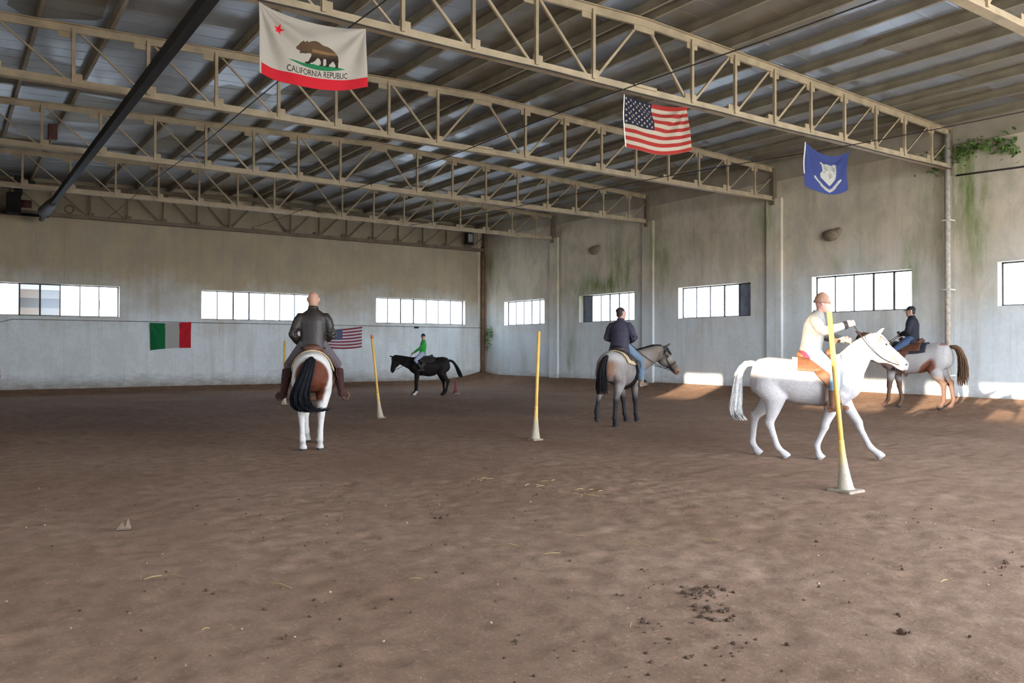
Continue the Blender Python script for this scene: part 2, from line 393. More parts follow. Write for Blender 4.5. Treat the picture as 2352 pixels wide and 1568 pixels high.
# ---- roof trusses
def build_truss():
    root = thing('roof_truss', '', 'truss')
    xe0, xe1 = XL+.02, XW-.12
    tz = lambda x: roof_z(x)-.02               # top face of the top chord
    def chord(name, pts, flange_up):
        b = MB()
        for p, q in zip(pts, pts[1:]):
            s = 1 if flange_up else -1
            b.bar(p, q, .155, .014)                                             # flange
            d = Vector((0, 0, -.065 if flange_up else .065))
            b.bar(Vector(p)+d, Vector(q)+d, .05, .13)                          # web
        return b.build(name, M['steel'], root)
    chord('top_chord', [(xe0, 0, tz(xe0)), (XR, 0, tz(XR)), (xe1, 0, tz(xe1))], True)
    chord('bottom_chord', [(xe0, 0, ZB-.12), (xe1, 0, ZB-.12)], False)
    zt = lambda x: tz(x)-.13
    xs = {i: XR+i*PAN for i in range(-9, 10) if i}
    for i, x in xs.items():
        if abs(i) == 9: continue
        MB().bar((x, -.03, ZB-.06), (x, -.03, zt(x)+.06), .055, .055, (1,0,0)).build('strut', M['steel'], root)
    for s in (-1, 1):
        MB().bar((XR+s*.12, .03, zt(XR)+.02), (XR+s*(PAN-.1), .03, ZB), .045, .045, (0,1,0)).build('brace', M['steel'], root)
        for i in range(1, 9):
            x0 = XR+s*(i*PAN+.1); x1 = XR+s*((i+1)*PAN-.1); MB().bar((x0, .03, ZB), (x1, .03, zt(x1)+.02), .045 if i < 4 else .03, .04 if i < 4 else .03, (0,1,0)).build('brace', M['steel'], root)
        for i in range(0, 9):
            x = XR+s*i*PAN
            if i or s > 0:
                w = .17 if i else .24
                MB().box(x-w+(.06*s if i else 0), x+w*.6+(.06*s if i else .1), -.012, .012, zt(x)-.1, zt(x)+.05).build('gusset', M['steel'], root)
            if i: MB().box(x-.10-.06*s, x+.10+.08*s*0+.04, -.012, .012, ZB-.08, ZB+.11).build('gusset', M['steel'], root)
    MB().box(XR-.26, XR+.26, -.06, .06, ZB-.02, ZB+.03).build('splice_plate', M['steel'], root)
    x = xe1
    MB().box(x-.04, x+.11, -.07, .07, ZB-.25, tz(x)).build('end_post', M['brownshade'], root)
    return root
tr = build_truss()
TL = ['nearest steel roof truss, only its lower chord showing at the top right corner', 'steel roof truss from which the three flags hang', 'second steel roof truss behind the three flags', 'third steel roof truss behind the three flags, deep in the hall', 'last open steel roof truss before the one on the far wall', 'steel roof truss fixed flat against the far end wall']
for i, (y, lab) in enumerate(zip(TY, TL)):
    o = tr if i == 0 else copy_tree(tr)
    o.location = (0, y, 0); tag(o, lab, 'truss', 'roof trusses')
    if i == 5:                                   # shade on the end wall frame is put into a darker steel colour
        for ch in o.children: ch.material_slots[0].link = 'OBJECT'; ch.material_slots[0].material = M['brownshade']

# ---- dark beam under the trusses, hoist block, floodlight
bm = thing('steel_beam', 'long dark steel beam hung under the trusses on the left', 'beam', (2.66, 0, 0))
MB().bar((0, YF+.05, 5.83), (0, 31.0, 5.83), .14, .16).build('beam_bar', M['blackm'], bm)
sl = MB(); sl.tube([(0, 27.0, 5.84), (0, 28.2, 5.85), (0, 29.9, 5.88), (0, 30.1, 5.86), (0, 31.0, 5.78)], [(.09, .09), (.17, .15), (.2, .18), (.11, .11), (.08, .08)], 12)
sl.build('sleeve', simple('grey_sheet_sleeve', lin(66, 62, 64), .6, .2, .2, 4), bm, True)
b = MB()
for y in TY[:5]: b.box(-.03, .03, y-.04, y+.04, 5.9, ZB-.1)
b.build('hanger', M['dsteel'], bm)
ho = thing('hoist', 'dark boxy hoist motor mounted by the far wall beside the dark beam', 'hoist', (1.95, 30.9, 6.0))
MB().box(-.28, .12, -.2, .2, -.12, .55).build('housing', M['blackm'], ho, bevel=.03)
MB().tube([(.1, 0, .85), (.5, 0, .85)], .15, 14, (0,0,1)).build('motor', simple('dark_green_cast', lin(44, 54, 50), .5), ho, True)
MB().tube([(.1, 0, .22), (.42, 0, .22)], .13, 14, (0,0,1)).build('drum', simple('dark_red_paint', lin(84, 40, 38), .5), ho, True)
MB().box(-.06, .16, -.1, .1, .5, 1.1).build('bracket', M['blackm'], ho)
rl_ = thing('pipe_rail', 'dark rail running along the lower edge of the truss at the far left', 'rail', (0, 31.25, 5.93))
MB().bar((XL+.1, 0, 0), (2.9, 0, 0), .07, .09).build('rail_bar', M['blackm'], rl_)
fl = thing('floodlight', 'small floodlight on the far wall truss near the corner', 'floodlight', (19.35, 31.2, 6.42))
MB().box(-.22, .14, -.12, .1, -.22, .3).build('housing', M['blackm'], fl, bevel=.03)
MB().box(-.15, .08, -.135, -.12, -.12, .24).build('glass', simple('lamp_glass', lin(150, 152, 156), .25), fl)
jb = thing('junction_box', 'small dark red box hanging at a truss post on the left', 'box', (1.0+1.0, 20.9, 6.36))
MB().box(-.09, .09, -.1, .06, -.17, .17).build('box_body', simple('dark_red_box', lin(80, 42, 34), .6), jb, bevel=.015)
rg = MB(); rg.tube([(3.5+.13*math.cos(a), 31.2, 6.22+.13*math.sin(a)) for a in np.linspace(0, 2*PI, 17)], .022, 8, (0,1,0)); tag(rg.build('iron_ring', M['rust'], smooth=True), 'rusty ring hung on the far wall truss beside the dark beam', 'ring')

# ---- cables
def cable(name, pts, r, label, mat='cable'):
    return tag(MB().tube(pts, r, 7).build(name, M[mat], smooth=True), label, 'cable')
cable('cable', [(4.54, y, 5.93+.03*math.sin(y*.6)) for y in np.linspace(YF+.1, 30, 40)], .010, 'thin dark cable running from above the bear flag toward the far wall')
cable('cable', [(9.6-.012*y, y, 5.93+.03*math.sin(y*.6+1)) for y in np.linspace(YF+.1, 30, 40)], .010, 'thin dark cable passing above the striped flag with stars')
cable('cable', [(16.3-.135*(y-6), y, 5.9+.04*math.sin(y*.5)) for y in np.linspace(2, 26, 30)], .010, 'thin dark cable crossing near the blue flag')
cable('cable', [(x, 10.45-.12, 5.965-.02*abs(math.sin(x*.8))) for x in np.linspace(XL+.1, XW-.2, 70)], .012, 'dark cord along the truss from which the flags hang')
cable('cable', [(XW-.03, y, 5.80-.02*(10.3-y)-.02*math.sin(y)) for y in np.linspace(YF+.2, 10.3, 20)], .022, 'cable along the side wall right of the pale pipe')
cable('cable', [(x, YB-.05, 2.5 if x > 1.9 else 2.5-.12*smooth01((1.9-x)/.4)) for x in np.concatenate([np.linspace(XL+.1, 2.2, 14), np.linspace(2.4, 9.8, 12), np.linspace(9.9, 20.3, 14)])], .011, 'cable along the far wall from which two flags hang', 'wcable')
pg = thing('wall_hook', 'dark iron hook holding the cable above the rider in green', 'hook', (16.95, YB-.04, 2.46))
MB().box(-.09, .09, -.05, .04, -.03, .05).build('hook_plate', M['blackm'], pg)

# ---- swallow nests
for (y, z, lab) in ((13.74, 4.74, 'mud nest on the wall below the blue flag'), (23.89, 5.3, 'mud nest on the wall high above the dark jacket rider')):
    nb = MB(); nb.ball((XW-.06, y, z), .14, .24, .17); nb.ball((XW-.04, y-.2, z+.1), .08, .12, .1); nb.ball((XW-.04, y+.18, z+.04), .07, .12, .1)
    tag(link('bird_nest', fuse(nb, .03, 2), simple('dry_mud', lin(120, 104, 86), .95)), lab, 'nest')
# ------------------------------------------------------------------ horses
def interp(st, x):
    xs = [s[0] for s in st]
    return [float(np.interp(x, xs, [s[k] for s in st])) for k in range(1, len(st[0]))]
TRUNK = [(-.80,1.17,.07,.11),(-.765,1.165,.17,.20),(-.68,1.165,.245,.28),(-.54,1.175,.285,.305),(-.36,1.165,.28,.30),(-.12,1.115,.30,.325),(.14,1.095,.30,.335),(.34,1.12,.27,.355),(.48,1.14,.235,.36),(.60,1.13,.21,.30),(.70,1.11,.165,.215),(.755,1.10,.09,.12)]
H_MAT = {}
def dirv(a):  # a degrees from straight down, positive forward
    return Vector((math.sin(math.radians(a)), 0, -math.cos(math.radians(a))))
def build_horse(name, label, loc, heading, height, legs, neck, coat, mane_col, tail, mane_side=1, tail_curve=None, trunk_w=1.0, lw=1.12, hoof=(.05,.045,.04), group='horses in the riding arena', belly=0):
    """legs: fl, fr, hl, hr -> (upper, lower, pastern) angles; lifted legs carry a 4th value. neck: (poll, muzzle) in local metres, height 1.5"""
    S = height/1.5
    root = thing(name, label, 'horse', loc, heading, group)
    b = MB()
    b.tube([(s[0], 0, s[1]) for s in TRUNK], [(s[2]*trunk_w, s[3]) for s in TRUNK], 24)
    if belly: b.ball((.0, 0, .98), .40, .27*trunk_w, .25)
    hoofs = []; hf = MB()
    for key, (sx, sy) in dict(fl=(1, 1), fr=(1, -1), hl=(-1, 1), hr=(-1, -1)).items():
        A = legs[key]; lift = A[3] if len(A) > 3 else 0
        if sx > 0:
            top = Vector((.47, sy*.12, 1.22)); mid = Vector((.52, sy*.145, 1.06)); root_ = Vector((.43, sy*.145, .90))
            L = (.40, .27, .13)
        else:
            top = Vector((-.52, sy*.13, 1.22)); mid = Vector((-.54, sy*.165, 1.03)); root_ = Vector((-.46, sy*.165, .86))
            L = (.36, .36, .13)
        root_ += Vector((.10*math.sin(math.radians(A[0] if sx > 0 else A[0]+32)), 0, 0))
        d = [dirv(a) for a in A[:3]]
        reach = -sum(l*q.z for l, q in zip(L, d)); k = (root_.z-lift-.06)/reach; k = min(1.2, max(.72, k)) if not lift else 1.0
        j = [root_]
        for l, q in zip(L, d): j.append(j[-1]+q*l*k)
        for q_, p in enumerate(j[1:]): p.y -= sy*(.025, .04, .045)[q_]
        toe = j[3]+Vector((.045, 0, -.055)) if A[2] < 60 else j[3]+dirv(A[2]+35)*.07
        if sx > 0:
            b.tube([top, mid, root_], [(.13, .17), (.12, .17), (.085, .11)], 14, (1,0,0))
            b.tube([mid.lerp(root_, .5), root_, root_.lerp(j[1], .45), j[1]+Vector((0,0,.045)), j[1], j[1]+(j[2]-j[1])*.2, j[1]+(j[2]-j[1])*.6, j[2]-(j[2]-j[1])*.12, j[2], j[2].lerp(j[3], .5), j[3], toe],
                   [(.11,.13),(.088,.11),(.066,.08),(.052,.058),(.054,.060),(.040,.046),(.036,.042),(.039,.044),(.047,.051),(.038,.042),(.050,.056),(.058,.068)], 12, (1,0,0), lw=lw)
        else:
            b.tube([top, mid, root_.lerp(mid, .3)], [(.15, .20), (.135, .21), (.105, .16)], 14, (1,0,0))
            hk = j[1]
            b.tube([mid, root_, root_.lerp(hk, .5), hk+(root_-hk)*.12, hk, hk+(j[2]-hk)*.18, hk+(j[2]-hk)*.6, j[2]-(j[2]-hk)*.1, j[2], j[2].lerp(j[3], .5), j[3], toe],
                   [(.125,.185),(.11,.16),(.076,.098),(.050,.066),(.053,.070),(.044,.054),(.037,.044),(.040,.046),(.048,.052),(.038,.042),(.050,.056),(.058,.068)], 12, (1,0,0), lw=lw)
            b.tube([hk+Vector((-.02,0,-.02)), hk+Vector((-.055,0,.05)), hk.lerp(root_, .3)+Vector((-.05,0,0))], [.03,.03,.024], 8)
        hoofs.append((j[3], toe))
    # neck
    poll, muz = Vector(neck[0]), Vector(neck[1]); base = Vector((.47, 0, 1.17))
    bend = Vector(neck[2]) if len(neck) > 2 else Vector((0,0,.03))
    n1 = base.lerp(poll, .35)+bend*.8; n2 = base.lerp(poll, .68)+bend
    nd = (poll-base).normalized(); side = Vector((0,0,1)).cross(nd); upn = nd.cross(side.normalized() if side.length > .01 else Vector((0,1,0)))
    b.tube([base-nd*.12, base, n1, n2, poll-nd*.02+upn*-.05, poll+nd*.05+upn*-.06], [(.17,.30),(.165,.285),(.12,.215),(.088,.165),(.075,.125),(.06,.09)], 18, upn)
    hd = (muz-poll).normalized(); hs = hd.cross(upn).normalized(); hu = hs.cross(hd).normalized()
    if hu.dot(nd+upn) < 0: hu = -hu
    HL = (muz-poll).length
    st = [(-.02,.065,.08),(.08,.092,.118),(.2,.11,.152),(.32,.112,.168),(.42,.098,.155),(.55,.078,.12),(.7,.066,.096),(.84,.066,.09),(.94,.062,.078),(1.0,.042,.052)]
    b.tube([poll+hd*(t_*HL)+hu*(.085-h_-.05*t_) for t_, w_, h_ in st], [(w_, h_) for t_, w_, h_ in st], 16, hu)
    for s in (-1, 1):
        e = poll+hd*.02+hu*.045+hs*s*.055
        b.tube([e-hu*.02, e+hu*.05+hs*s*.008-hd*.015, e+hu*.11+hs*s*.012-hd*.02, e+hu*.165+hs*s*.004-hd*.005], [(.03,.022),(.036,.022),(.026,.015),(.006,.005)], 10, hs)
        b.ball(poll+hd*(.30*HL)+hu*.02+hs*s*.088, .032, .032, .032, 10, 7)
        b.ball(poll+hd*(.93*HL)+hu*-.01+hs*s*.045, .024, .02, .024, 8, 6)
    b.ball(muz-hu*.075-hd*.03, .035, .045, .03)
    me = fuse(b, .0165, 10, name)
    c = coords(me); cols = coat(c, dict(poll=np.array(poll), muz=np.array(muz), hd=np.array(hd), hu=np.array(hu), hs=np.array(hs), HL=HL))
    # hooves, nostrils and eyes take their own colour
    for jt, toe in hoofs:
        t_ = np.array(toe); d = c-t_; m = (np.linalg.norm(d*[1,1,1.1], axis=1) < .095) & (c[:,2] < t_[2]+.03); cols[m] = hoof
    for s in (-1, 1):
        q = np.array(poll+hd*(.94*HL)+hu*-.005+hs*s*.055); cols[np.linalg.norm(c-q, axis=1) < .02] = (.03,.02,.02)
    setcol(me, cols)
    if 'coat' not in H_MAT: H_MAT['coat'] = attrmat('horse_coat', .65, 90, .2, .14, .25)
    body = link('body', me, H_MAT['coat'], root); body.scale = (S,)*3
    for s in (-1, 1):
        ey = MB().ball(poll+hd*(.30*HL)+hu*.022+hs*s*.100, .016, .016, .016, 10, 8).build('eye', H_MAT.setdefault('eye', simple('dark_eye', (.01,.008,.006), .15, 0, .1)), body, True)
    # mane
    mb = MB(); r_ = random.Random(len(name)+int(height*100))
    crest = [base-nd*.02+upn*.27, n1+upn*.205, n2+upn*.158, poll+upn*.06]
    def cr(t_):
        k = min(2, int(t_*3)); return crest[k].lerp(crest[k+1], t_*3-k)
    for i in range(70):
        t_ = (i+.5)/70; p = cr(t_)+Vector((0,0,.004)); Lm = .17+.08*r_.random()
        sv = side.normalized()*mane_side if side.length > .01 else Vector((0, mane_side, 0))
        q1 = p+sv*(.05+.02*r_.random())+Vector((0,0,.008)); q2 = p+sv*(.10+.04*t_*0+.03*r_.random())-upn*Lm*.55+nd*r_.uniform(-.03,.03); q3 = p+sv*(.115+.04*r_.random())-upn*Lm+nd*r_.uniform(-.05,.05)
        mb.tube([p-sv*.02-upn*.02, q1, q2, q3], [.018,.022,.017,.004], 5)
    for i in range(10):
        p = poll+hu*.05+hs*r_.uniform(-.03,.03); mb.tube([p-hd*.02, p+hu*.03+hd*.06, p+hd*(.14+.08*r_.random())+hu*.02+hs*r_.uniform(-.04,.04)], [.014,.014,.004], 5)
    mm = H_MAT.setdefault(('hair', mane_col), simple('horse_hair_%d' % len(H_MAT), mane_col, .8, 0, .3, 25, .3, .08))
    o = mb.build('mane', mm, root, True); o.scale = (S,)*3
    # tail
    tb = MB(); pts = [Vector(p) for p in (tail_curve or [(-.74,0,1.33),(-.86,0,1.30),(-.92,0,1.12),(-.93,0,.85),(-.92,0,.6)])]
    def tc(u):
        k = min(len(pts)-2, int(u*(len(pts)-1))); f = u*(len(pts)-1)-k
        p0, p1, p2, p3 = pts[max(0,k-1)], pts[k], pts[k+1], pts[min(len(pts)-1,k+2)]
        return .5*((2*p1)+(p2-p0)*f+(2*p0-5*p1+4*p2-p3)*f*f+(3*p1-p0-3*p2+p3)*f**3)
    tw = tail
    tb.tube([tc(u) for u in np.linspace(0, .8, 9)], [.042,.045,.05*(.6+.4*tw),.056*(.3+.7*tw),.058*tw,.056*tw,.046*tw,.03*tw,.01], 12)
    for i in range(260):
        a = r_.uniform(0, 2*PI); R = r_.uniform(.02, .064)*tw; wv = r_.uniform(.4, 1.3); wp = r_.uniform(0, 6); ln = r_.uniform(.7, 1.02); off = Vector((math.cos(a)*R, math.sin(a)*R, 0))
        tb.tube([tc(min(1,u*ln))+off*(.35+1.2*u)+Vector((math.sin(wp+6*u), math.cos(wp+5*u), 0))*(.012*wv*u) for u in np.linspace(.02, 1, 9)], [.009,.010,.011,.011,.010,.009,.008,.006,.002], 5)
    th = H_MAT.setdefault(('hair', tail_hair(name, mane_col)), simple('tail_hair_%d' % len(H_MAT), tail_hair(name, mane_col), .8, 0, .3, 25, .3, .08))
    o = tb.build('tail', th, root, True); o.scale = (S,)*3
    root['_S'] = S
    return root, dict(S=S, poll=poll, muz=muz, hd=hd, hu=hu, hs=hs, HL=HL, w=trunk_w)
def tail_hair(name, c): return c
def nz(c, f, seed):
    r = np.random.default_rng(seed); out = np.zeros(len(c))
    for k in range(5):
        d = r.normal(size=3); d /= np.linalg.norm(d); out += np.sin(c@d*f*(1+.45*k)+r.uniform(0, 6))/(1+.4*k)
    return out/2.6
def mixc(a, b, m): return a*(1-m[:, None])+np.array(b)*m[:, None]
def ss(x, a, b): return np.clip((x-a)/(b-a), 0, 1)

def loc_bridle(H, root, mat, nm='bridle', k=1.0):
    """headstall, noseband and bit ring worn on the head"""
    poll, hd, hu, hs, HL, S = H['poll'], H['hd'], H['hu'], H['hs'], H['HL'], H['S']
    b = MB()
    def loop(t0, t1, w, h, c0):
        pts = []
        for a in np.linspace(0, 2*PI, 25):
            ca, sa = math.cos(a), math.sin(a); tt = t0+(t1-t0)*(1-sa)/2
            pts.append(poll+hd*(tt*HL)+hu*(c0+h*sa)+hs*(w*ca))
        b.tube(pts, .010*k, 6)
    loop(.62, .62, .075, .108, -.055); loop(.02, .34, .105, .145, -.045); loop(.13, .13, .102, .09, .0)
    for s in (-1, 1):
        b.tube([poll+hd*(.06*HL)+hs*s*.085+hu*.02, poll+hd*(.4*HL)+hs*s*.102-hu*.04, poll+hd*(.8*HL)+hs*s*.07-hu*.07], .009*k, 6)
        cc = poll+hd*(.82*HL)+hs*s*.068-hu*.075
        b.tube([cc+hd*.03*math.cos(a)+hu*.03*math.sin(a) for a in np.linspace(0, 2*PI, 13)], .006, 6)
    o = b.build(nm, mat, root, True); o.scale = (S,)*3; return o
def reins(H, root, rider, J, s, mat, nm='reins'):
    """from each bit ring back to the fist on that side"""
    bpy.context.view_layer.update(); inv = root.matrix_world.inverted(); S = H['S']; b = MB()
    for k in (-1, 1):
        a = (H['poll']+H['hd']*(.82*H['HL'])+H['hs']*k*.07-H['hu']*.08)*S; q = 'l' if (H['hs']*k).y > 0 else 'r'
        w, e = Vector(J['wr_'+q]), Vector(J['el_'+q]); hw = (w+(w-e).normalized()*.085)*s
        h = inv @ (rider.location+Matrix.Rotation(rider.rotation_euler.z, 3, 'Z')@hw); sg = 1 if q == 'l' else -1
        b.tube([a.lerp(h, u)+Vector((0, sg*.07*math.sin(PI*u), -.13*math.sin(PI*u))) for u in np.linspace(0, 1, 12)], .007, 6)
    return b.build(nm, mat, root, True)

def trunk_at(x, w=1):
    zc, hw, hh = interp(TRUNK, x); return zc, hw*w, hh
def shell(x0, x1, a0, a1, off, thick, S, w=1, nx=14, na=26, hang=None, edge=0):
    """curved pad lying on the back: inner and outer skins following the barrel"""
    b = MB(); P = []
    for lay in (off, off+thick):
        for i in range(nx+1):
            x = x0+(x1-x0)*i/nx; zc, hw, hh = trunk_at(x, w)
            for k in range(na+1):
                a = math.radians(a0+(a1-a0)*k/na); ca, sa = math.cos(a), math.sin(a)
                y, z = (hw+lay)*sa, zc+(hh+lay)*ca
                if hang and abs(math.degrees(a)) > 75: y = math.copysign(max(abs(y), (hw+lay)), y)
                P.append(Vector((x+edge*abs(sa), y, z))*S)
    n1 = na+1; N = (nx+1)*n1; F = []
    for i in range(nx):
        for k in range(na):
            q = i*n1+k; F += [(q, q+1, q+n1+1, q+n1), (N+q, N+q+n1, N+q+n1+1, N+q+1)]
    for i in range(nx):
        F += [(i*n1, (i+1)*n1, N+(i+1)*n1, N+i*n1), (i*n1+na, N+i*n1+na, N+(i+1)*n1+na, (i+1)*n1+na)]
    for k in range(na):
        F += [(k, N+k, N+k+1, k+1), (nx*n1+k, nx*n1+k+1, N+nx*n1+k+1, N+nx*n1+k)]
    b.add(P, F); return b
def put(o, root):     # rests on the horse: stays top-level, but stands where the horse stands
    o.location = root.location; o.rotation_euler = root.rotation_euler; return o
def saddle(root, H, leather, label, blanket_mat, blanket_label, x=0.06, western=True, foot=None, blanket_x=(-.30,.42), drop=76):
    S, w = H['S'], H['w']
    bl = shell(blanket_x[0], blanket_x[1], -drop, drop, .012, .022, S, w).build('saddle_blanket', blanket_mat, None, True)
    put(bl, root); tag(bl, blanket_label, 'saddle blanket', 'saddle blankets')
    t = thing('saddle', label, 'saddle', root.location, root.rotation_euler.z, 'saddles')
    shell(x-.24, x+.24, -62, 62, .038, .02, S, w, edge=.0).build('skirt', leather, t, True)
    b = MB(); zt = lambda xx: trunk_at(xx, w)[0]+trunk_at(xx, w)[2]
    xs = np.linspace(x-.25, x+.24, 12); zs = [zt(v)+.07+.06*max(0, (x-.10-v)/.15)**2+.08*max(0, (v-x-.10)/.14)**2 for v in xs]
    b.tube([Vector((v, 0, z_-.03))*S for v, z_ in zip(xs, zs)], [(wd*S, .05*S) for wd in (.11,.15,.165,.165,.15,.135,.12,.115,.115,.115,.10,.06)], 16)
    b.build('seat', leather, t, True)
    if western:
        hb = MB(); p = Vector((x+.25, 0, zs[-1]+.02)); hb.tube([p*S, (p+Vector((.03,0,.07)))*S, (p+Vector((.04,0,.10)))*S], [.026*S, .022*S, .04*S], 10); hb.build('horn', leather, t, True)
    for s in (-1, 1):
        zc, hw, hh = trunk_at(x+.05, w); f = foot or Vector((.02, .34, .70))
        a = Vector((x+.04, s*(hw*.72+.05), zc+hh*.7)); m = Vector(((x+.04)*.45+f.x*.55, s*(hw+.05), zc+.02)); e = Vector((f.x, s*f.y, f.z+.10))
        fb = MB(); pts = [a, a.lerp(m, .5)+Vector((0, s*.045, 0)), m, m.lerp(e, .5), e]
        fb.tube([p*S for p in pts], [((.09 if western else .06)*S, .008*S), ((.085 if western else .08)*S, .008*S), ((.07 if western else .06)*S, .008*S), (.04*S if western else .018*S, .008*S), (.02*S, .008*S)], 10, (0, s, .3))
        fen = fb.build('fender' if western else 'flap', leather, t, True)
        sb = MB(); c = Vector((f.x, s*f.y, f.z))
        sb.tube([(c+Vector((0, .050*math.cos(q), .058*math.sin(q)+.05)))*S for q in np.linspace(-.5*PI, 1.5*PI, 17)], [(.020*S, .007*S)]*17, 6, (1,0,0))
        sb.build('stirrup', leather if western else M['dsteel'], fen, True)
    gx = x+.12; gb = MB(); pts = []
    for q in np.linspace(-125, 125, 31):
        zc, hw, hh = trunk_at(gx, w); q = math.radians(q+180); pts.append(Vector((gx, (hw+.016)*math.sin(q), zc+(hh+.016)*math.cos(q)))*S)
    gb.tube(pts, [(.05*S, .008*S)]*31, 8, (1,0,0)); 
    gb.build('girth', leather, t, True)
    return t

# ---- coats
def coat_paint(c, h):
    x, y, z = c.T; n = nz(c, 5, 3); brown = np.array((.105,.030,.014)); white = np.array((.56,.52,.48))
    col = np.tile(brown, (len(c), 1))*(1+.15*n[:, None])
    # white saddle band over the croup, down the right flank and thigh; white legs
    rr = np.sqrt((z-1.09)**2*.80+y**2)
    arc = ss(rr+.012*n, .235, .262)*(x < -.30)*(z > .92)*ss(.36-rr-.25*np.clip(1.1-z, 0, 1)*(y > 0), -.01, .02)
    m = arc
    right = ss(-y-.215+.16*np.clip(1.0-z, -.1, 1)*1.6+.02*n, 0, .04)*(x < -.3)*(z > .5)*(z < 1.25)*(y < 0)
    low = ss(.74+.06*n-z, 0, .06)
    mid = ss(x+.40+.05*n, 0, .06)*(x < .1)
    m = np.maximum.reduce([m, right, low, mid*.0+ss(x+.36+.04*n, 0, .05)*ss(.12-x, 0, .05)])
    return mixc(col, white, m)
def coat_dark(c, h):
    n = nz(c, 6, 5); col = np.tile((.011,.008,.0075), (len(c), 1))*(1+.4*n[:, None])
    x, y, z = c.T
    sock = (x > .25)*ss(.20-z, 0, .03)*(y > 0); return mixc(col, (.62,.58,.55), sock)
def coat_roan(c, h):
    x, y, z = c.T; n = nz(c, 7, 11); n2 = nz(c, 17, 2)
    col = np.tile((.215,.185,.168), (len(c), 1))*(1+.2*n2[:, None])
    col = mixc(col, (.37,.335,.31), ss(z-1.20+.05*n, 0, .12)*ss(-x-.10, 0, .2)*.9)
    butt = ss(-x-.66+.05*n, 0, .09)*ss(1.33-z, 0, .1)*ss(z-.62, 0, .1)
    col = mixc(col, (.255,.125,.07), butt*.9)
    col = mixc(col, (.13,.10,.08), ss(x-.50, 0, .25)*(z > .95)*.9)
    col = mixc(col, (.022,.020,.022), ss(.70+.05*n-z, 0, .22))
    P = h['poll']; d = c-P; th = d@h['hd']/h['HL']
    hm = (th > .0)*(np.linalg.norm(d, axis=1) < .8)*(x > .8); col = mixc(col, (.085,.064,.05), hm*.9)
    col = mixc(col, (.24,.20,.165), hm*ss(.16-np.abs(th-.42), 0, .12)*.7)
    col = mixc(col, (.20,.105,.07), hm*ss(th-.76, 0, .1))
    col = mixc(col, (.07,.055,.05), hm*ss((d@h['hu'])-.07, 0, .03))
    col = mixc(col, (.02,.016,.014), hm*ss((d@h['hu'])-.10, 0, .02)*(th < .2))
    return col
def coat_white(c, h):
    x, y, z = c.T; n = nz(c, 8, 21); col = np.tile((.43,.39,.375), (len(c), 1))*(1+.05*n[:, None])
    col = mixc(col, (.33,.30,.31), ss(n, .2, .9)*.5*(z < 1.15)*(z > .7))
    d = c-h['poll']; th = d@h['hd']/h['HL']; hm = (np.linalg.norm(d, axis=1) < .85)*(x > .85)
    return mixc(col, (.50,.36,.33), hm*ss(th-.9, 0, .08)*.6)
def coat_grey(c, h):
    x, y, z = c.T; n = nz(c, 4.5, 31); n2 = nz(c, 9, 8)
    col = np.tile((.36,.33,.315), (len(c), 1))*(1+.10*n2[:, None]); br = (.20,.075,.045)
    m = ss(n2+.45-2.6*np.abs(x+.24)-4.0*np.abs(z-.92), -.2, .35)
    m = np.maximum(m, ss(.10-np.abs(x+.66)+.04*n2, 0, .06)*ss(z-1.40, 0, .04)); m = np.maximum(m, ss(x-.30, 0, .15)*ss(n+.3, 0, .4))
    m = np.maximum(m, 0); m = np.maximum(m, ss(.14-np.abs(x+.02), 0, .1)*ss(z-1.3, 0, .1)*.8)
    return mixc(mixc(col, br, np.clip(m, 0, 1)), (.115,.058,.036), ss(.74+.05*n-z, 0, .14)*.95)

def heading(az): return math.radians(90-az)    # azimuth from +Y toward +X -> rotation of local +X
# camera-facing azimuth at image x
def ray_az(px): return 34.77+math.degrees(math.atan((px-1176)/1886.5))
def at(px, d):  # ground point along the sight line through image column px at depth d
    a = math.radians(34.77); l = (px-1176)/1886.5*d
    return Vector((math.sin(a)*d+math.cos(a)*l, math.cos(a)*d-math.sin(a)*l, 0))
HORSES = {}
stand = dict(fl=(0,-2,32), fr=(3,0,32), hl=(-32,4,30), hr=(-26,2,30))
walk = dict(fl=(22,24,46), fr=(-14,-20,16), hl=(-44,-8,28), hr=(-14,12,42))
# 1 brown and white paint, from behind
p = at(719, 13.05); HORSES['paint'] = build_horse('horse', 'brown and white paint horse seen from behind with a black swishing tail', p, heading(ray_az(719)+1.5), 1.53,
    dict(fl=(6,6,30), fr=(-4,-8,20), hl=(-34,2,30), hr=(-28,4,32)), ((1.12,0,1.62),(1.42,0,1.16)), coat_paint, (.009,.009,.011), 1.9,
    tail_curve=[(-.72,0,1.36),(-.87,.02,1.33),(-.95,.09,1.10),(-.97,.16,.86),(-1.0,.12,.68),(-.98,-.03,.61),(-.94,-.17,.66)], belly=0)
# 2 black pony
p = at(985, 27.0); HORSES['dark'] = build_horse('horse', 'black pony with one white front foot carrying the rider in green', p, heading(ray_az(985)-91), 1.30,
    dict(fl=(2,0,38), fr=(6,4,34), hl=(-40,12,42), hr=(-20,-4,30)), ((1.30,0,1.47),(1.42,0,.90),(0,0,-.03)), coat_dark, (.012,.010,.010), .85,
    tail_curve=[(-.74,0,1.34),(-.90,0,1.30),(-1.05,0,1.10),(-1.16,0,.86),(-1.22,0,.70)], belly=1)
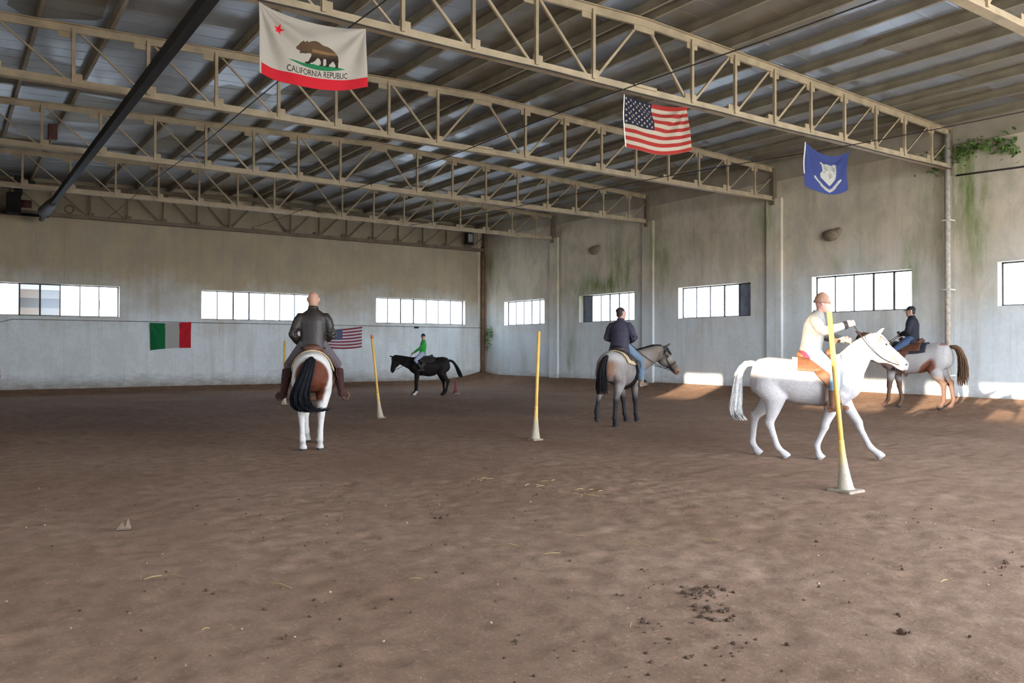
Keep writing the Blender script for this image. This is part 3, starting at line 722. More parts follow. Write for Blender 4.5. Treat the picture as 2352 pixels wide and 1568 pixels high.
# 3 roan, three-quarter from behind
p = at(1424, 16.9); HORSES['roan'] = build_horse('horse', 'grey roan horse with black lower legs walking away, its head turned right', p, heading(ray_az(1424)+20), 1.53,
    dict(fl=(10,8,36), fr=(16,14,36), hl=(-50,-34,10,.03), hr=(-26,-6,24)), ((1.00,-.58,1.53),(1.17,-.90,1.03),(.05,-.10,.03)), coat_roan, (.014,.012,.012), 1.25,
    tail_curve=[(-.72,0,1.37),(-.82,.02,1.30),(-.86,.05,1.1),(-.87,.06,.85),(-.86,.05,.64)])
# 4 white, in profile
p = at(1853, 11.75); HORSES['white'] = build_horse('horse', 'white horse walking to the right in the sun', p, heading(ray_az(1853)+91), 1.46,
    dict(fl=(29,26,50), fr=(-19,-23,12), hl=(-43,-5,30), hr=(-14,18,46)), ((.91,0,1.77),(1.36,0,1.36),(-.01,0,.01)), coat_white, (.56,.53,.50), 1.0,
    tail_curve=[(-.72,0,1.37),(-.86,0,1.37),(-.97,0,1.2),(-1.0,0,.9),(-1.02,0,.66),(-.93,0,.52)], hoof=(.30,.27,.25))
# 5 grey and brown, by the wall
p = at(2100, 19.75); p.z = bank(p.x, p.y)+.02; HORSES['grey'] = build_horse('horse', 'grey horse with brown patches and brown tail walking along the wall behind the white horse', p, heading(-14), 1.58,
    dict(fl=(8,6,34), fr=(-8,-12,20), hl=(-30,0,30), hr=(-40,-10,24)), ((1.14,0,1.66),(1.46,0,1.2)), coat_grey, (.11,.06,.035), 1.25,
    tail_curve=[(-.74,0,1.38),(-.88,0,1.36),(-.98,0,1.15),(-1.0,0,.85),(-.98,0,.52)])
for k, (r, H) in HORSES.items():
    del r['_S']
# ------------------------------------------------------------------ people
def head_shapes(b, hc, fwd, up, s=1.0):
    """skull, jaw, nose, ears, brow; hc = centre of the head"""
    side = up.cross(fwd)
    P = lambda f, l, u: hc+fwd*(f*s)+side*(l*s)+up*(u*s)
    st = [(-.125,.012,.045,.05),(-.108,.020,.055,.066),(-.08,.016,.062,.082),(-.04,.006,.068,.092),(0,-.002,.074,.098),(.04,-.006,.077,.100),(.075,-.008,.070,.088),(.10,-.008,.052,.064),(.118,-.008,.024,.03)]
    b.tube([P(f, 0, u) for u, f, w, d in st], [(w*s, d*s) for u, f, w, d in st], 18, fwd)
    b.tube([P(.088, 0, .022), P(.108, 0, -.012), P(.112, 0, -.030), P(.09, 0, -.036)], [.010*s, .014*s, .018*s, .012*s], 8, side)
    b.tube([P(.092, -.026, -.066), P(.100, 0, -.064), P(.092, .026, -.066)], [.007*s, .010*s, .007*s], 6)
    b.tube([P(.088, -.024, -.080), P(.095, 0, -.080), P(.088, .024, -.080)], [.007*s, .010*s, .007*s], 6)
    b.ball(P(.080, 0, -.112), .024*s, .024*s, .02*s)
    b.tube([P(.088, -.05, .03), P(.097, -.02, .034), P(.097, .02, .034), P(.088, .05, .03)], [.010*s, .012*s, .012*s, .010*s], 6)
    for q in (-1, 1):
        b.tube([P(.0, q*.072, .028), P(-.008, q*.086, .03), P(-.008, q*.085, -.012), P(.004, q*.074, -.034)], [(.012*s,.008*s),(.022*s,.009*s),(.018*s,.009*s),(.008*s,.006*s)], 8, fwd)
    return P
def hand(b, wrist, fdir, pdir, thumb, s=1.0, curl=1.0):
    """palm plus five separate, unequal fingers, closed on the reins; fdir along the palm, pdir out of the palm"""
    fdir = Vector(fdir).normalized(); pdir = Vector(pdir); pdir = (pdir-fdir*pdir.dot(fdir)).normalized(); sd = fdir.cross(pdir)*thumb
    W = Vector(wrist)
    b.tube([W-fdir*.02*s, W+fdir*.02*s, W+fdir*.06*s, W+fdir*.092*s], [(.024*s,.019*s),(.034*s,.018*s),(.041*s,.016*s),(.038*s,.012*s)], 12, pdir)
    for i, (o, L) in enumerate(((.031,.070),(.011,.078),(-.010,.073),(-.030,.057))):
        p0 = W+fdir*.080*s+sd*o*s; a = [20*curl, 78*curl, 135*curl]; pts = [p0-fdir*.01*s, p0+fdir*.008*s]; c = p0+fdir*.008*s
        for q, fr in zip(a, (.45,.32,.23)):
            q = math.radians(q); c = c+(fdir*math.cos(q)+pdir*math.sin(q))*(L*fr*s); pts.append(c)
        b.tube(pts, [.0098*s,.0098*s,.0094*s,.0086*s,.0068*s], 8, pdir+fdir*.3)
    t0 = W+fdir*.022*s+sd*.030*s
    b.tube([t0-sd*.01*s, t0+sd*.020*s+fdir*.022*s+pdir*.012*s, t0+sd*.022*s+fdir*.046*s+pdir*.028*s, t0+sd*.010*s+fdir*.066*s+pdir*.038*s], [.013*s,.012*s,.0105*s,.0075*s], 8)

def person(name, label, loc, rz, J, skin, clothes, hair=None, s=1.0, group='people in the riding arena', face=None, cat='person'):
    """J: joints in local metres (x forward, y left, z up); clothes: dict of materials"""
    root = thing(name, label, cat, loc, rz, group)
    V = {k: Vector(v)*s for k, v in J.items() if isinstance(v, tuple)}
    pel, che, nk, hd = V['pelvis'], V['chest'], V['neck'], V['head']
    fwd = Vector(J.get('look', (1,0,0))).normalized(); spine = (che-pel).normalized(); tup = (hd-nk).normalized()
    side_t = Vector((0,1,0)); tf = Vector(J.get('face', (1,0,0))).normalized(); up = Vector((0,0,1))
    hup = (up*.9+tup*.3).normalized(); hf = (fwd-hup*fwd.dot(hup)).normalized()
    sh = {q: V['sh_'+q] for q in 'lr'}
    across = (sh['l']-sh['r']).normalized(); tfw = across.cross(spine).normalized()
    R = lambda *a: [tuple(x*s for x in r) if isinstance(r, tuple) else r*s for r in a]
    # ---- skin: one continuous body
    b = MB(); belly = pel.lerp(che, .45)
    b.tube([pel-spine*.10*s, pel, belly, che, che.lerp(nk, .55), nk], R((.12,.09),(.155,.105),(.135,.095),(.155,.10),(.12,.075),(.055,.052)), 18, tfw)
    b.tube([nk-tup*.05*s, nk, hd-hup*.06*s], R(.062,.054,.056), 12, tfw)
    P = head_shapes(b, hd, hf, hup, s)
    for q, sy in (('l', 1), ('r', -1)):
        e, w = V['el_'+q], V['wr_'+q]
        b.tube([che.lerp(sh[q], .5), sh[q], sh[q].lerp(e, .45), e, e.lerp(w, .35), w], R(.05,.046,.044,.040,.041,.028), 12)
        k, a, t = V['kn_'+q], V['an_'+q], V['toe_'+q]; hip = pel+across*sy*.09*s-spine*.03*s
        b.tube([pel+across*sy*.05*s, hip, hip.lerp(k, .5), k, k.lerp(a, .35), a, a+(a-k).normalized()*.04*s], R(.09,.092,.075,.055,.056,.036,.03), 14)
        ank = a+(a-k).normalized()*.045*s; b.tube([ank-(t-a).normalized()*.05*s, ank, ank.lerp(t, .6), t], R((.03,.026),(.036,.032),(.04,.024),(.03,.016)), 10)
    me = fuse(b, .0115*s, 3, 'body'); nb = len(me.vertices)
    # fingers keep their own fine skin, rooted in the palm
    hb = MB()
    for q, sy in (('l', 1), ('r', -1)):
        e, w = V['el_'+q], V['wr_'+q]; fd = Vector(J['hd_'+q]) if 'hd_'+q in J else (w-e).normalized()
        hand(hb, w, fd, J.get('pd_'+q, (-.2, -sy*.9, -.25)), sy*(-1), s, J.get('curl', 1.0))
    eb = MB()
    for sy in (-1, 1): eb.ball(P(.082, sy*.032, .012), .0125*s, .0125*s, .0125*s, 10, 8)
    bm_ = bmesh.new(); bm_.from_mesh(me); hm = hb.mesh(); bm_.from_mesh(hm); em = eb.mesh(); bm_.from_mesh(em)
    nh = len(hm.vertices); bm_.to_mesh(me); bm_.free(); me.shade_smooth()
    c = coords(me); cols = np.tile(np.array(skin), (len(c), 1)); n = nz(c, 30, 3); cols *= (1+.06*n[:, None])
    lip = np.array(P(.095, 0, -.072)); m = np.linalg.norm((c-lip)*[1,1,1.6], axis=1) < .024*s; cols[m] *= (.85,.6,.6)
    hc = np.array(hd); d = c-hc; f_, u_ = d@np.array(hf), d@np.array(hup)
    if hair and hair.get('paint'):
        hl = hair['line']; m = (np.linalg.norm(d, axis=1) < .17*s) & (u_ > (hl+.10*np.clip(f_/.1/s, -1.2, 1))*s); cols[m] = hair['col']
    if J.get('glove'):
        ws = np.array([V['wr_l'], V['wr_r']]); dd = np.min(np.linalg.norm(c[:, None]-ws[None], axis=2), axis=1); cols[(dd < .13*s) & (np.arange(len(c)) >= 0)] = J['glove']
    cols[nb+nh:] = (.03,.02,.015)
    setcol(me, cols); body = link('body', me, SKIN, root)
    # ---- clothes
    cl = clothes
    if 'jacket' in cl:
        g = cl.get('fat', 1.0); b = MB(); hem = cl.get('hem', .12)
        b.tube([pel-spine*hem*s, pel-spine*hem*.45*s, pel+spine*.03*s, belly, che-spine*.02*s, che.lerp(nk, .42), che.lerp(nk, .74), nk+spine*.01*s], R((.195*g,.14*g),(.19*g,.142*g),(.178*g,.135*g),(.18*g,.135*g),(.19*g,.138*g),(.178*g,.118*g),(.142*g,.10*g),(.082,.082)), 20, tfw)
        for q, sy in (('l', 1), ('r', -1)):
            e, w = V['el_'+q], V['wr_'+q]
            b.tube([che.lerp(sh[q], .25)-spine*.03*s, che.lerp(sh[q], .72)-spine*.022*s, sh[q].lerp(e, .10)-across*sy*.012*s, sh[q].lerp(e, .28), sh[q].lerp(e, .6), e, e.lerp(w, .5), w.lerp(e, .02)], R(.085*g,.083*g,.078*g,.076*g,.070*g,.064*g,.058*g,.046*g), 14)
            r_ = random.Random(len(name)+sy)
            for i in range(4):                                   # creases round the elbow and along the sleeve
                u = .62+.13*i; pc = sh[q].lerp(e, u) if u < 1 else e.lerp(w, u-1)
                ax = (e-sh[q]).normalized(); o1 = Vector((0,0,1)).cross(ax); o1 = o1.normalized() if o1.length > .1 else Vector((1,0,0)); o2 = ax.cross(o1)
                b.tube([pc+(o1*math.cos(t)+o2*math.sin(t))*(.063*g*s)+ax*(.02*s*math.sin(t+r_.random()*3)) for t in np.linspace(0, 4.2, 9)], .013*s, 6)
        if cl.get('collar', 1):
            hcol = cl.get('collar', 1)
            b.tube([nk-tup*.05*s, nk+tup*.0*s, nk+tup*.04*hcol*s], R((.098,.092),(.082,.082),(.076,.078)), 16, tfw)
        o = link('jacket', fuse(b, .0125*s, 5, 'jacket'), cl['jacket'], root)
        if cl.get('jacket_label'): o['label'] = cl['jacket_label']
    if 'shirt' in cl:
        b = MB(); b.tube([pel-spine*.15*s, pel-spine*.08*s, pel+spine*.02*s], R((.20,.145),(.196,.145),(.18,.135)), 20, tfw)
        o = link('shirt_tail', fuse(b, .0125*s, 2, 'shirt_tail'), cl['shirt'], root); o['label'] = 'red shirt tail below the jacket'
    b = MB()
    b.tube([pel-spine*.12*s, pel-spine*.02*s, pel+spine*.06*s], R((.165,.125),(.172,.125),(.155,.115)), 18, tfw)
    cut = cl.get('leg_cut', .93)
    for q, sy in (('l', 1), ('r', -1)):
        k, a = V['kn_'+q], V['an_'+q]; hip = pel+across*sy*.095*s-spine*.03*s
        b.tube([pel+across*sy*.05*s, hip, hip.lerp(k, .5), k, k.lerp(a, .4), k.lerp(a, cut)], R(.105,.112,.094,.074,.073,.060), 14)
    link('jeans', fuse(b, .0125*s, 4, 'jeans'), cl['trousers'], root)
    for q, sy in (('l', 1), ('r', -1)):
        k, a, t = V['kn_'+q], V['an_'+q], V['toe_'+q]; dn = (a-k).normalized(); ank = a+dn*.045*s; fd = (t-a).normalized()
        b = MB(); top = cl.get('boot_top', .75)
        b.tube([k.lerp(a, top), k.lerp(a, .5+top*.5), a, ank+dn*.012*s], R(.079 if top < .6 else .058,.068 if top < .6 else .054,.052,.048), 14)
        b.tube([ank-fd*.065*s, ank, ank.lerp(t, .55)+dn*.0*s, t, t+fd*.03*s], R((.038,.036),(.045,.042),(.050,.034),(.044,.026),(.022,.016)), 12)
        b.tube([ank-fd*.065*s+dn*.038*s, ank+dn*.042*s, ank.lerp(t, .55)+dn*.034*s, t+dn*.022*s+fd*.02*s], R((.038,.010),(.042,.010),(.050,.008),(.036,.008)), 10)
        b.tube([ank-fd*.055*s+dn*.05*s, ank-fd*.02*s+dn*.05*s], R((.034,.018),(.034,.018)), 8)
        o = link('boot', fuse(b, .010*s, 2, 'boot'), cl['boots'], root)
    # ---- hair or headgear
    if hair and hair.get('kind') == 'short':
        b = MB(); st = [(-.075,-.062,.05,.04),(-.03,-.030,.074,.075),(.02,-.018,.080,.094),(.065,-.014,.080,.100),(.095,-.012,.064,.078),(.122,-.012,.03,.036)]
        b.tube([P(f, 0, u) for u, f, w, d_ in st], R(*[(w, d_) for u, f, w, d_ in st]), 18, hf)
        link('hair', fuse(b, .010*s, 2, 'hair'), hair['mat'], root)
    if hair and hair.get('kind') == 'cap':
        b = MB(); st = [(.018,-.006,.082,.105),(.05,-.008,.084,.106),(.09,-.010,.070,.088),(.125,-.012,.035,.045)]
        b.tube([P(f, 0, u) for u, f, w, d_ in st], R(*[(w, d_) for u, f, w, d_ in st]), 18, hf)
        if hair.get('peak', True): b.tube([P(.07, 0, .028), P(.12, 0, .026), P(.165, 0, .016)], R((.07,.01),(.066,.009),(.03,.008)), 12, hup)
        o = link('cap', fuse(b, .010*s, 2, 'cap'), hair['mat'], root)
        if hair.get('nape'):
            b = MB(); b.tube([P(-.05, 0, .03), P(-.058, 0, -.03), P(-.052, 0, -.085)], R((.074,.05),(.07,.045),(.05,.03)), 14, hf); link('hair', fuse(b, .010*s, 2, 'hair'), hair['nape'], root)
    if hair and hair.get('kind') == 'beanie':
        b = MB(); st = [(.0,-.008,.084,.104),(.03,-.010,.086,.106),(.08,-.012,.078,.096),(.125,-.016,.05,.06),(.15,-.018,.02,.025)]
        b.tube([P(f, 0, u) for u, f, w, d_ in st], R(*[(w, d_) for u, f, w, d_ in st]), 18, hf)
        b.tube([P(-.008+.108*math.cos(a), .087*math.sin(a), .008) for a in np.linspace(0, 2*PI, 21)], .016*s, 8)
        link('cap', fuse(b, .010*s, 2, 'cap'), hair['mat'], root)
    return root
SKIN = attrmat('skin', .55, 120, .1, .3, .12)
C = {}
C['leather'] = simple('brown_black_leather', lin(42, 34, 29), .48, 0, .3, 7, .28, .32)
C['grey_jean'] = simple('grey_denim', lin(84, 76, 78), .85, 0, .15, 30)
C['brownboot'] = simple('brown_suede', lin(54, 28, 26), .75, 0, .25, 14)
C['green'] = simple('green_fleece', lin(38, 140, 52), .9, 0, .15, 20, .2, .2, .2)
C['pale_jean'] = simple('pale_denim', lin(150, 156, 172), .85, 0, .15, 30)
C['darkboot'] = simple('dark_boot', lin(40, 34, 34), .6, 0, .2, 14)
C['navy'] = simple('navy_padded_cloth', lin(50, 46, 58), .8, 0, .25, 12, .3)
C['blue_jean'] = simple('blue_denim', lin(88, 104, 120), .85, 0, .18, 24)
C['tanboot'] = simple('tan_shoe', lin(112, 90, 76), .7, 0, .2, 14)
C['beige'] = simple('beige_canvas', lin(124, 121, 116), .9, 0, .16, 8, .4)
C['red'] = simple('red_cotton', lin(176, 50, 66), .85, 0, .15, 20)
C['lightblue'] = simple('washed_blue_denim', lin(122, 146, 166), .85, 0, .18, 24)
C['chap'] = simple('brown_chap', lin(112, 74, 50), .7, 0, .25, 12)
C['black'] = simple('black_cloth', lin(30, 30, 38), .85, 0, .25, 14)
C['hairdark'] = simple('dark_hair', lin(38, 32, 32), .6, 0, .3, 60, .4)
C['capblack'] = simple('black_cap', lin(26, 26, 30), .8, 0, .2, 30)
C['cappale'] = simple('pale_knit', lin(150, 112, 92), .9, 0, .15, 40)
C['pink'] = simple('pink_cloth', lin(150, 90, 98), .85, 0, .2, 20)
C['saddle_tan'] = simple('tan_saddle_leather', lin(112, 72, 46), .6, 0, .25, 14, .2, .4)
C['saddle_brown'] = simple('brown_saddle_leather', lin(84, 52, 38), .6, 0, .25, 14, .2, .3)
C['saddle_dark'] = simple('dark_saddle_leather', lin(46, 38, 36), .45, 0, .25, 14, .2, .4)
C['blanket_tan'] = simple('tan_fleece', lin(176, 152, 118), .95, 0, .2, 18, .5, .1, .2)
C['blanket_white'] = simple('cream_fleece', lin(206, 196, 184), .95, 0, .1, 18, .5, .1, .2)
C['blanket_dark'] = simple('dark_pad', lin(40, 38, 48), .95, 0, .2, 18)
C['strap'] = simple('brown_strap', lin(70, 44, 32), .6, 0, .2, 20)
C['strapdark'] = simple('black_strap', lin(28, 24, 24), .6, 0, .2, 20)

def seat_pos(key, x=0.02, lift=.075):
    r, H = HORSES[key]; S = H['S']; zc, hw, hh = trunk_at(x, H['w']); z = (zc+hh+lift)*S
    return r.matrix_local_pt(x*S, z) if False else (r.location+Matrix.Rotation(r.rotation_euler.z, 3, 'Z')@Vector((x*S, 0, z))), r.rotation_euler.z
def foot_of(key, x, lift, J, s):
    r, H = HORSES[key]; S = H['S']; zc, hw, hh = trunk_at(x, H['w']); z = (zc+hh+lift)*S
    p = (Vector(J['an_l']).lerp(Vector(J['toe_l']), .6))*s; return Vector((x*S+p.x, abs(p.y), z+p.z-.075*s))/S
def rider_joints(lean=0, **kw):
    L = math.radians(lean); up = lambda h, x=0: (math.sin(L)*h+x, 0, .10+math.cos(L)*h)
    J = dict(pelvis=(0,0,.10), chest=up(.33), neck=up(.475,.01), head=up(.628,.035))
    c = up(.395)
    for q, s in (('l', 1), ('r', -1)):
        J['sh_'+q] = (c[0], s*.185, c[2]); J['el_'+q] = (c[0]+.02, s*.29, c[2]-.27); J['wr_'+q] = (c[0]+.24, s*.12, c[2]-.33)
        J['kn_'+q] = (.33, s*.315, -.22); J['an_'+q] = (.16, s*.345, -.62); J['toe_'+q] = (.33, s*.40, -.66)
    J.update(kw); return J
def wpt(o, p): return o.location+Matrix.Rotation(o.rotation_euler.z, 3, 'Z')@Vector(p)

# 1 bald man, leather jacket, from behind
r, H = HORSES['paint']
J1 = rider_joints(-1, el_l=(-.04,.285,.20), wr_l=(.20,.20,.08), el_r=(-.02,-.275,.20), wr_r=(.2,-.14,.12), kn_l=(.30,.37,-.25), an_l=(.10,.42,-.64), toe_l=(.24,.52,-.70), kn_r=(.30,-.36,-.25), an_r=(.10,-.41,-.62), toe_r=(.24,-.50,-.68))
saddle(r, H, C['saddle_brown'], 'brown western saddle under the bald rider in leather', C['blanket_tan'], 'tan fleece saddle blanket on the brown and white paint horse', blanket_x=(-.36,.42), drop=80, foot=foot_of('paint', .0, .075, J1, 1.07))
loc_bridle(H, r, C['strap'])
P0, rz = seat_pos('paint', .0)
R1 = person('person', 'bald rider in a dark leather jacket and grey trousers seen from behind', P0, rz, J1, (.42,.22,.15), dict(jacket=C['leather'], trousers=C['grey_jean'], boots=C['brownboot'], boot_top=.18, leg_cut=.3, fat=1.04, collar=1.5, hem=.10), s=1.07)
reins(H, r, R1, J1, 1.07, C['strap'])
# 2 child in green on the pony
r, H = HORSES['dark']
J2 = rider_joints(-6, el_l=(.06,.27,.30), wr_l=(.34,.12,.10), el_r=(.06,-.27,.30), wr_r=(.34,-.10,.10), kn_l=(.28,.36,-.20), an_l=(.02,.38,-.52), toe_l=(.2,.42,-.58), kn_r=(.28,-.36,-.20), an_r=(.02,-.38,-.52), toe_r=(.2,-.42,-.58), look=(.1,.95,-.1))
saddle(r, H, C['saddle_dark'], 'small dark saddle on the black pony', C['blanket_dark'], 'dark saddle pad on the black pony', x=.10, western=False, blanket_x=(-.24,.40), drop=64, foot=foot_of('dark', .24, .08, J2, .84))
loc_bridle(H, r, C['strapdark'])
P0, rz = seat_pos('dark', .24, .08)
R2 = person('person', 'young rider in a bright green top and black helmet on the pony', P0, rz, J2, (.45,.25,.18), dict(jacket=C['green'], trousers=C['pale_jean'], boots=C['darkboot'], boot_top=.30, leg_cut=.4, fat=.94, collar=1.0, hem=.10), hair=dict(kind='cap', mat=C['capblack'], nape=C['hairdark']), s=.84)
reins(H, r, R2, J2, .84, C['strapdark'])
# 3 man in navy on the roan
r, H = HORSES['roan']
J3 = rider_joints(2, look=(.75,-.65,-.05), kn_l=(.30,.35,-.24), an_l=(.12,.40,-.64), toe_l=(.29,.46,-.67), kn_r=(.30,-.35,-.24), an_r=(.12,-.40,-.66), toe_r=(.29,-.46,-.69))
saddle(r, H, C['saddle_dark'], 'dark saddle under the rider in the navy jacket', C['blanket_tan'], 'tan edged saddle blanket on the roan horse', blanket_x=(-.34,.42), drop=74, foot=foot_of('roan', .0, .075, J3, 1.02))
loc_bridle(H, r, C['strapdark'])
P0, rz = seat_pos('roan', .0)
R3 = person('person', 'rider in a dark navy jacket and blue jeans on the roan horse', P0, rz, J3, (.40,.22,.16), dict(jacket=C['navy'], trousers=C['blue_jean'], boots=C['tanboot'], fat=1.12, collar=1.3, hem=.17), hair=dict(kind='short', mat=C['hairdark']), s=1.02)
reins(H, r, R3, J3, 1.02, C['strapdark'])
# 4 sunlit rider on the white horse
r, H = HORSES['white']
J4 = rider_joints(9, head=(.155,0,.745), neck=(.095,0,.585), el_r=(.16,-.30,.33), wr_r=(.46,-.22,.42), el_l=(.22,.27,.26), wr_l=(.45,.08,.22), look=(1,-.05,-.05), kn_l=(.32,.33,-.24), an_l=(.29,.37,-.68), toe_l=(.46,.42,-.71), kn_r=(.32,-.33,-.24), an_r=(.29,-.37,-.68), toe_r=(.46,-.42,-.71))
saddle(r, H, C['saddle_tan'], 'tan saddle on the white horse', C['blanket_white'], 'cream fleece saddle blanket on the white horse', x=.12, blanket_x=(-.20,.46), drop=62, foot=foot_of('white', .06, .075, J4, 1.0))
loc_bridle(H, r, simple('pale_strap', lin(150, 112, 92), .7), k=.7)
P0, rz = seat_pos('white', .06)
R4 = person('person', 'sunlit rider in a beige jacket over a red shirt on the white horse', P0, rz, J4, (.55,.28,.21), dict(jacket=C['beige'], shirt=C['red'], trousers=C['lightblue'], boots=C['chap'], boot_top=.55, leg_cut=.62, fat=1.10, collar=1.0, hem=.06), hair=dict(kind='beanie', mat=C['cappale']), s=1.0)
cb = MB(); e_, w_ = Vector(J4['el_r']), Vector(J4['wr_r']); cb.tube([e_.lerp(w_, .88), w_+(w_-e_).normalized()*.01], .056, 14); cb.build('cuff', C['capblack'], [q for q in R4.children if q.name.startswith('jacket')][0], True)['label'] = 'black cuff of the right sleeve'
reins(H, r, R4, J4, 1.0, C['strapdark'])
# 5 rider in black behind
r, H = HORSES['grey']
J5 = rider_joints(0, look=(1,.15,-.05))
saddle(r, H, C['saddle_brown'], 'brown saddle under the rider in black', C['blanket_dark'], 'dark saddle pad on the grey and brown horse', blanket_x=(-.3,.42), drop=70, foot=foot_of('grey', .04, .075, J5, 1.0))
loc_bridle(H, r, C['strap'])
P0, rz = seat_pos('grey', .04)
R5 = person('person', 'rider in a black jacket and black cap behind the white horse head', P0, rz, J5, (.40,.22,.17), dict(jacket=C['black'], trousers=simple('dark_blue_denim', lin(58, 72, 98), .85), boots=C['darkboot'], fat=1.08, collar=1.2, hem=.16), hair=dict(kind='cap', mat=C['capblack'], nape=C['hairdark']), s=1.0)
reins(H, r, R5, J5, 1.0, C['strap'])
# child standing at the left edge
def standing():
    J = dict(pelvis=(0,0,.92), chest=(0,0,1.24), neck=(0,0,1.42), head=(.03,0,1.59))
    for q, s in (('l', 1), ('r', -1)):
        J['sh_'+q] = (0, s*.18, 1.36); J['el_'+q] = (-.02, s*.25, 1.08); J['wr_'+q] = (.08, s*.24, .84)
        J['kn_'+q] = (.02, s*.10, .50); J['an_'+q] = (0, s*.11, .10); J['toe_'+q] = (.17, s*.14, .03)
    J['curl'] = .5; return J
R6 = person('person', 'child in a pink top and dark trousers at the left edge by the far wall', (1.30, 30.0, bank(1.30, 30.0)+.03), math.radians(-70), standing(), (.45,.25,.19), dict(jacket=C['pink'], trousers=C['black'], boots=simple('pale_shoe', lin(190, 186, 178), .7), hem=.12, boot_top=.95), hair=dict(kind='short', mat=C['hairdark']), s=.70)

# ------------------------------------------------------------------ poles
def pole(x, y, tip, h, label, cone_h, cone_top, redtip=False, r0=.17):
    z0 = bank(x, y); t = thing('bending_pole', label, 'pole', (x, y, z0), rng.uniform(0, 6), 'slalom poles along the arena')
    t.rotation_euler.z = 0; d = Vector(tip)
    ax = lambda u: Vector((d.x*u, d.y*u, h*u))
    b = MB(); f = .33
    b.tube([ax(.02)+Vector((0,0,.02)), ax(.5), ax(1)], [.026, .027, .028], 14); b.ball(ax(1), .029, .029, .02, 12, 6); b.build('pole', POLE, t, True)
    b = MB(); n = [(0,.165),(.02,.160),(.05,.135),(.14,.112),(.30,.078),(.46,.056),(.60,.044),(.64,.040)]
    b.tube([ax(u*cone_h/.64/h) for u, r in n], [max(.031, r*r0/.165) for u, r in n], 24); 
    bo = b.build('cone', CONE, t, True)
    b = MB(); q = r0*1.4 if r0 > .1 else r0*1.06; b.box(-q, q, -q, q, -.02, .03); b.build('base_plate', CONEB, t, bevel=.02)
    if redtip: b = MB(); b.tube([ax(.965), ax(1.004)], .0295, 14); b.build('tip_tape', simple('red_tape', lin(164, 96, 70), .6), t, True)['label'] = 'reddish tip'
    return t
m = bpy.data.materials.new('yellow_pole_paint'); t_ = NT(m); v = t_.obj(); z_ = t_.sep(v)[2]
c_ = t_.mix(t_.ramp(t_.noise(v, 9, 6, .7), [(.45, 0.), (.7, 1.)]), lin(204, 160, 76), lin(182, 144, 84)); c_ = t_.mix(t_.ramp(t_.noise(v, 24, 5), [(.62, 0.), (.72, .8)]), c_, lin(150, 120, 80)); t_.out(c_, .5, 0, None); POLE = m
m = bpy.data.materials.new('worn_cone'); t_ = NT(m); v = t_.obj(); z_ = t_.sep(v)[2]
yl = t_.ramp(t_.math('ADD', z_, t_.math('MULTIPLY', t_.noise(v, 7, 6, .7), .35)), [(.44, 0.), (.62, 1.)])
c_ = t_.mix(yl, t_.mix(t_.noise(v, 14, 5), lin(140, 126, 108), lin(170, 158, 138)), lin(196, 160, 88)); c_ = t_.mix(t_.ramp(t_.noise(v, 30, 5, .7), [(.6, 0.), (.68, .8)]), c_, lin(96, 84, 66)); t_.out(c_, .75, 0, t_.noise(v, 40), .2); CONE = m
CONEB = simple('dusty_rubber', lin(132, 116, 100), .9, 0, .2, 10)
pole(8.12, 5.30, (-.10, .13), 1.95, 'nearest yellow pole in a dusty cone, in front of the white horse', .56, .05, r0=.105)
pole(8.30, 11.26, (.06, -.02), 1.83, 'yellow pole in a dusty cone in the middle of the arena, second nearest', .58, .05, r0=.098)
pole(8.05, 16.75, (-.16, .11), 1.84, 'leaning yellow pole in a cone just left of the black pony', .56, .05, True, r0=.092)
pole(7.76, 22.2, (.02, 0), 1.74, 'farthest thin yellow pole, left of the bald rider', .5, .05, r0=.092)
rc = thing('traffic_cone', 'small dull red cone behind the black pony hind legs', 'cone', (14.52, 24.3, bank(14.52, 24.3)), 0)
MB().tube([(0,0,.02),(0,0,.20),(0,0,.44)], [.085,.06,.035], 18).build('cone_body', simple('dull_red_plastic', lin(120, 66, 62), .8), rc, True)
MB().box(-.11,.11,-.11,.11,0,.03).build('base_plate', CONEB, rc)

# ------------------------------------------------------------------ flags
def raster_poly(poly, U, V):
    poly = np.asarray(poly, float); inside = np.zeros(U.shape, bool); j = len(poly)-1
    for i in range(len(poly)):
        (x0, y0), (x1, y1) = poly[i], poly[j]; j = i
        if y0 == y1: continue
        cnd = ((y0 > V) != (y1 > V)) & (U < (x1-x0)*(V-y0)/(y1-y0)+x0); inside ^= cnd
    return inside
def star(cx, cy, r, rot=-90, k=.40):
    return [(cx+(r if i % 2 == 0 else r*k)*math.cos(math.radians(rot+36*i)), cy+(r if i % 2 == 0 else r*k)*math.sin(math.radians(rot+36*i))) for i in range(10)]
def text_tris(s):
    cu = bpy.data.curves.new('t', 'FONT'); cu.body = s; cu.resolution_u = 4; cu.offset = .012
    o = bpy.data.objects.new('t', cu); COL.objects.link(o); bpy.context.view_layer.update()
    me = bpy.data.meshes.new_from_object(o.evaluated_get(bpy.context.evaluated_depsgraph_get())); me.calc_loop_triangles()
    c = coords(me)[:, :2].copy(); T = [tuple(t.vertices) for t in me.loop_triangles]; bpy.data.objects.remove(o); bpy.data.curves.remove(cu); bpy.data.meshes.remove(me); return c, T
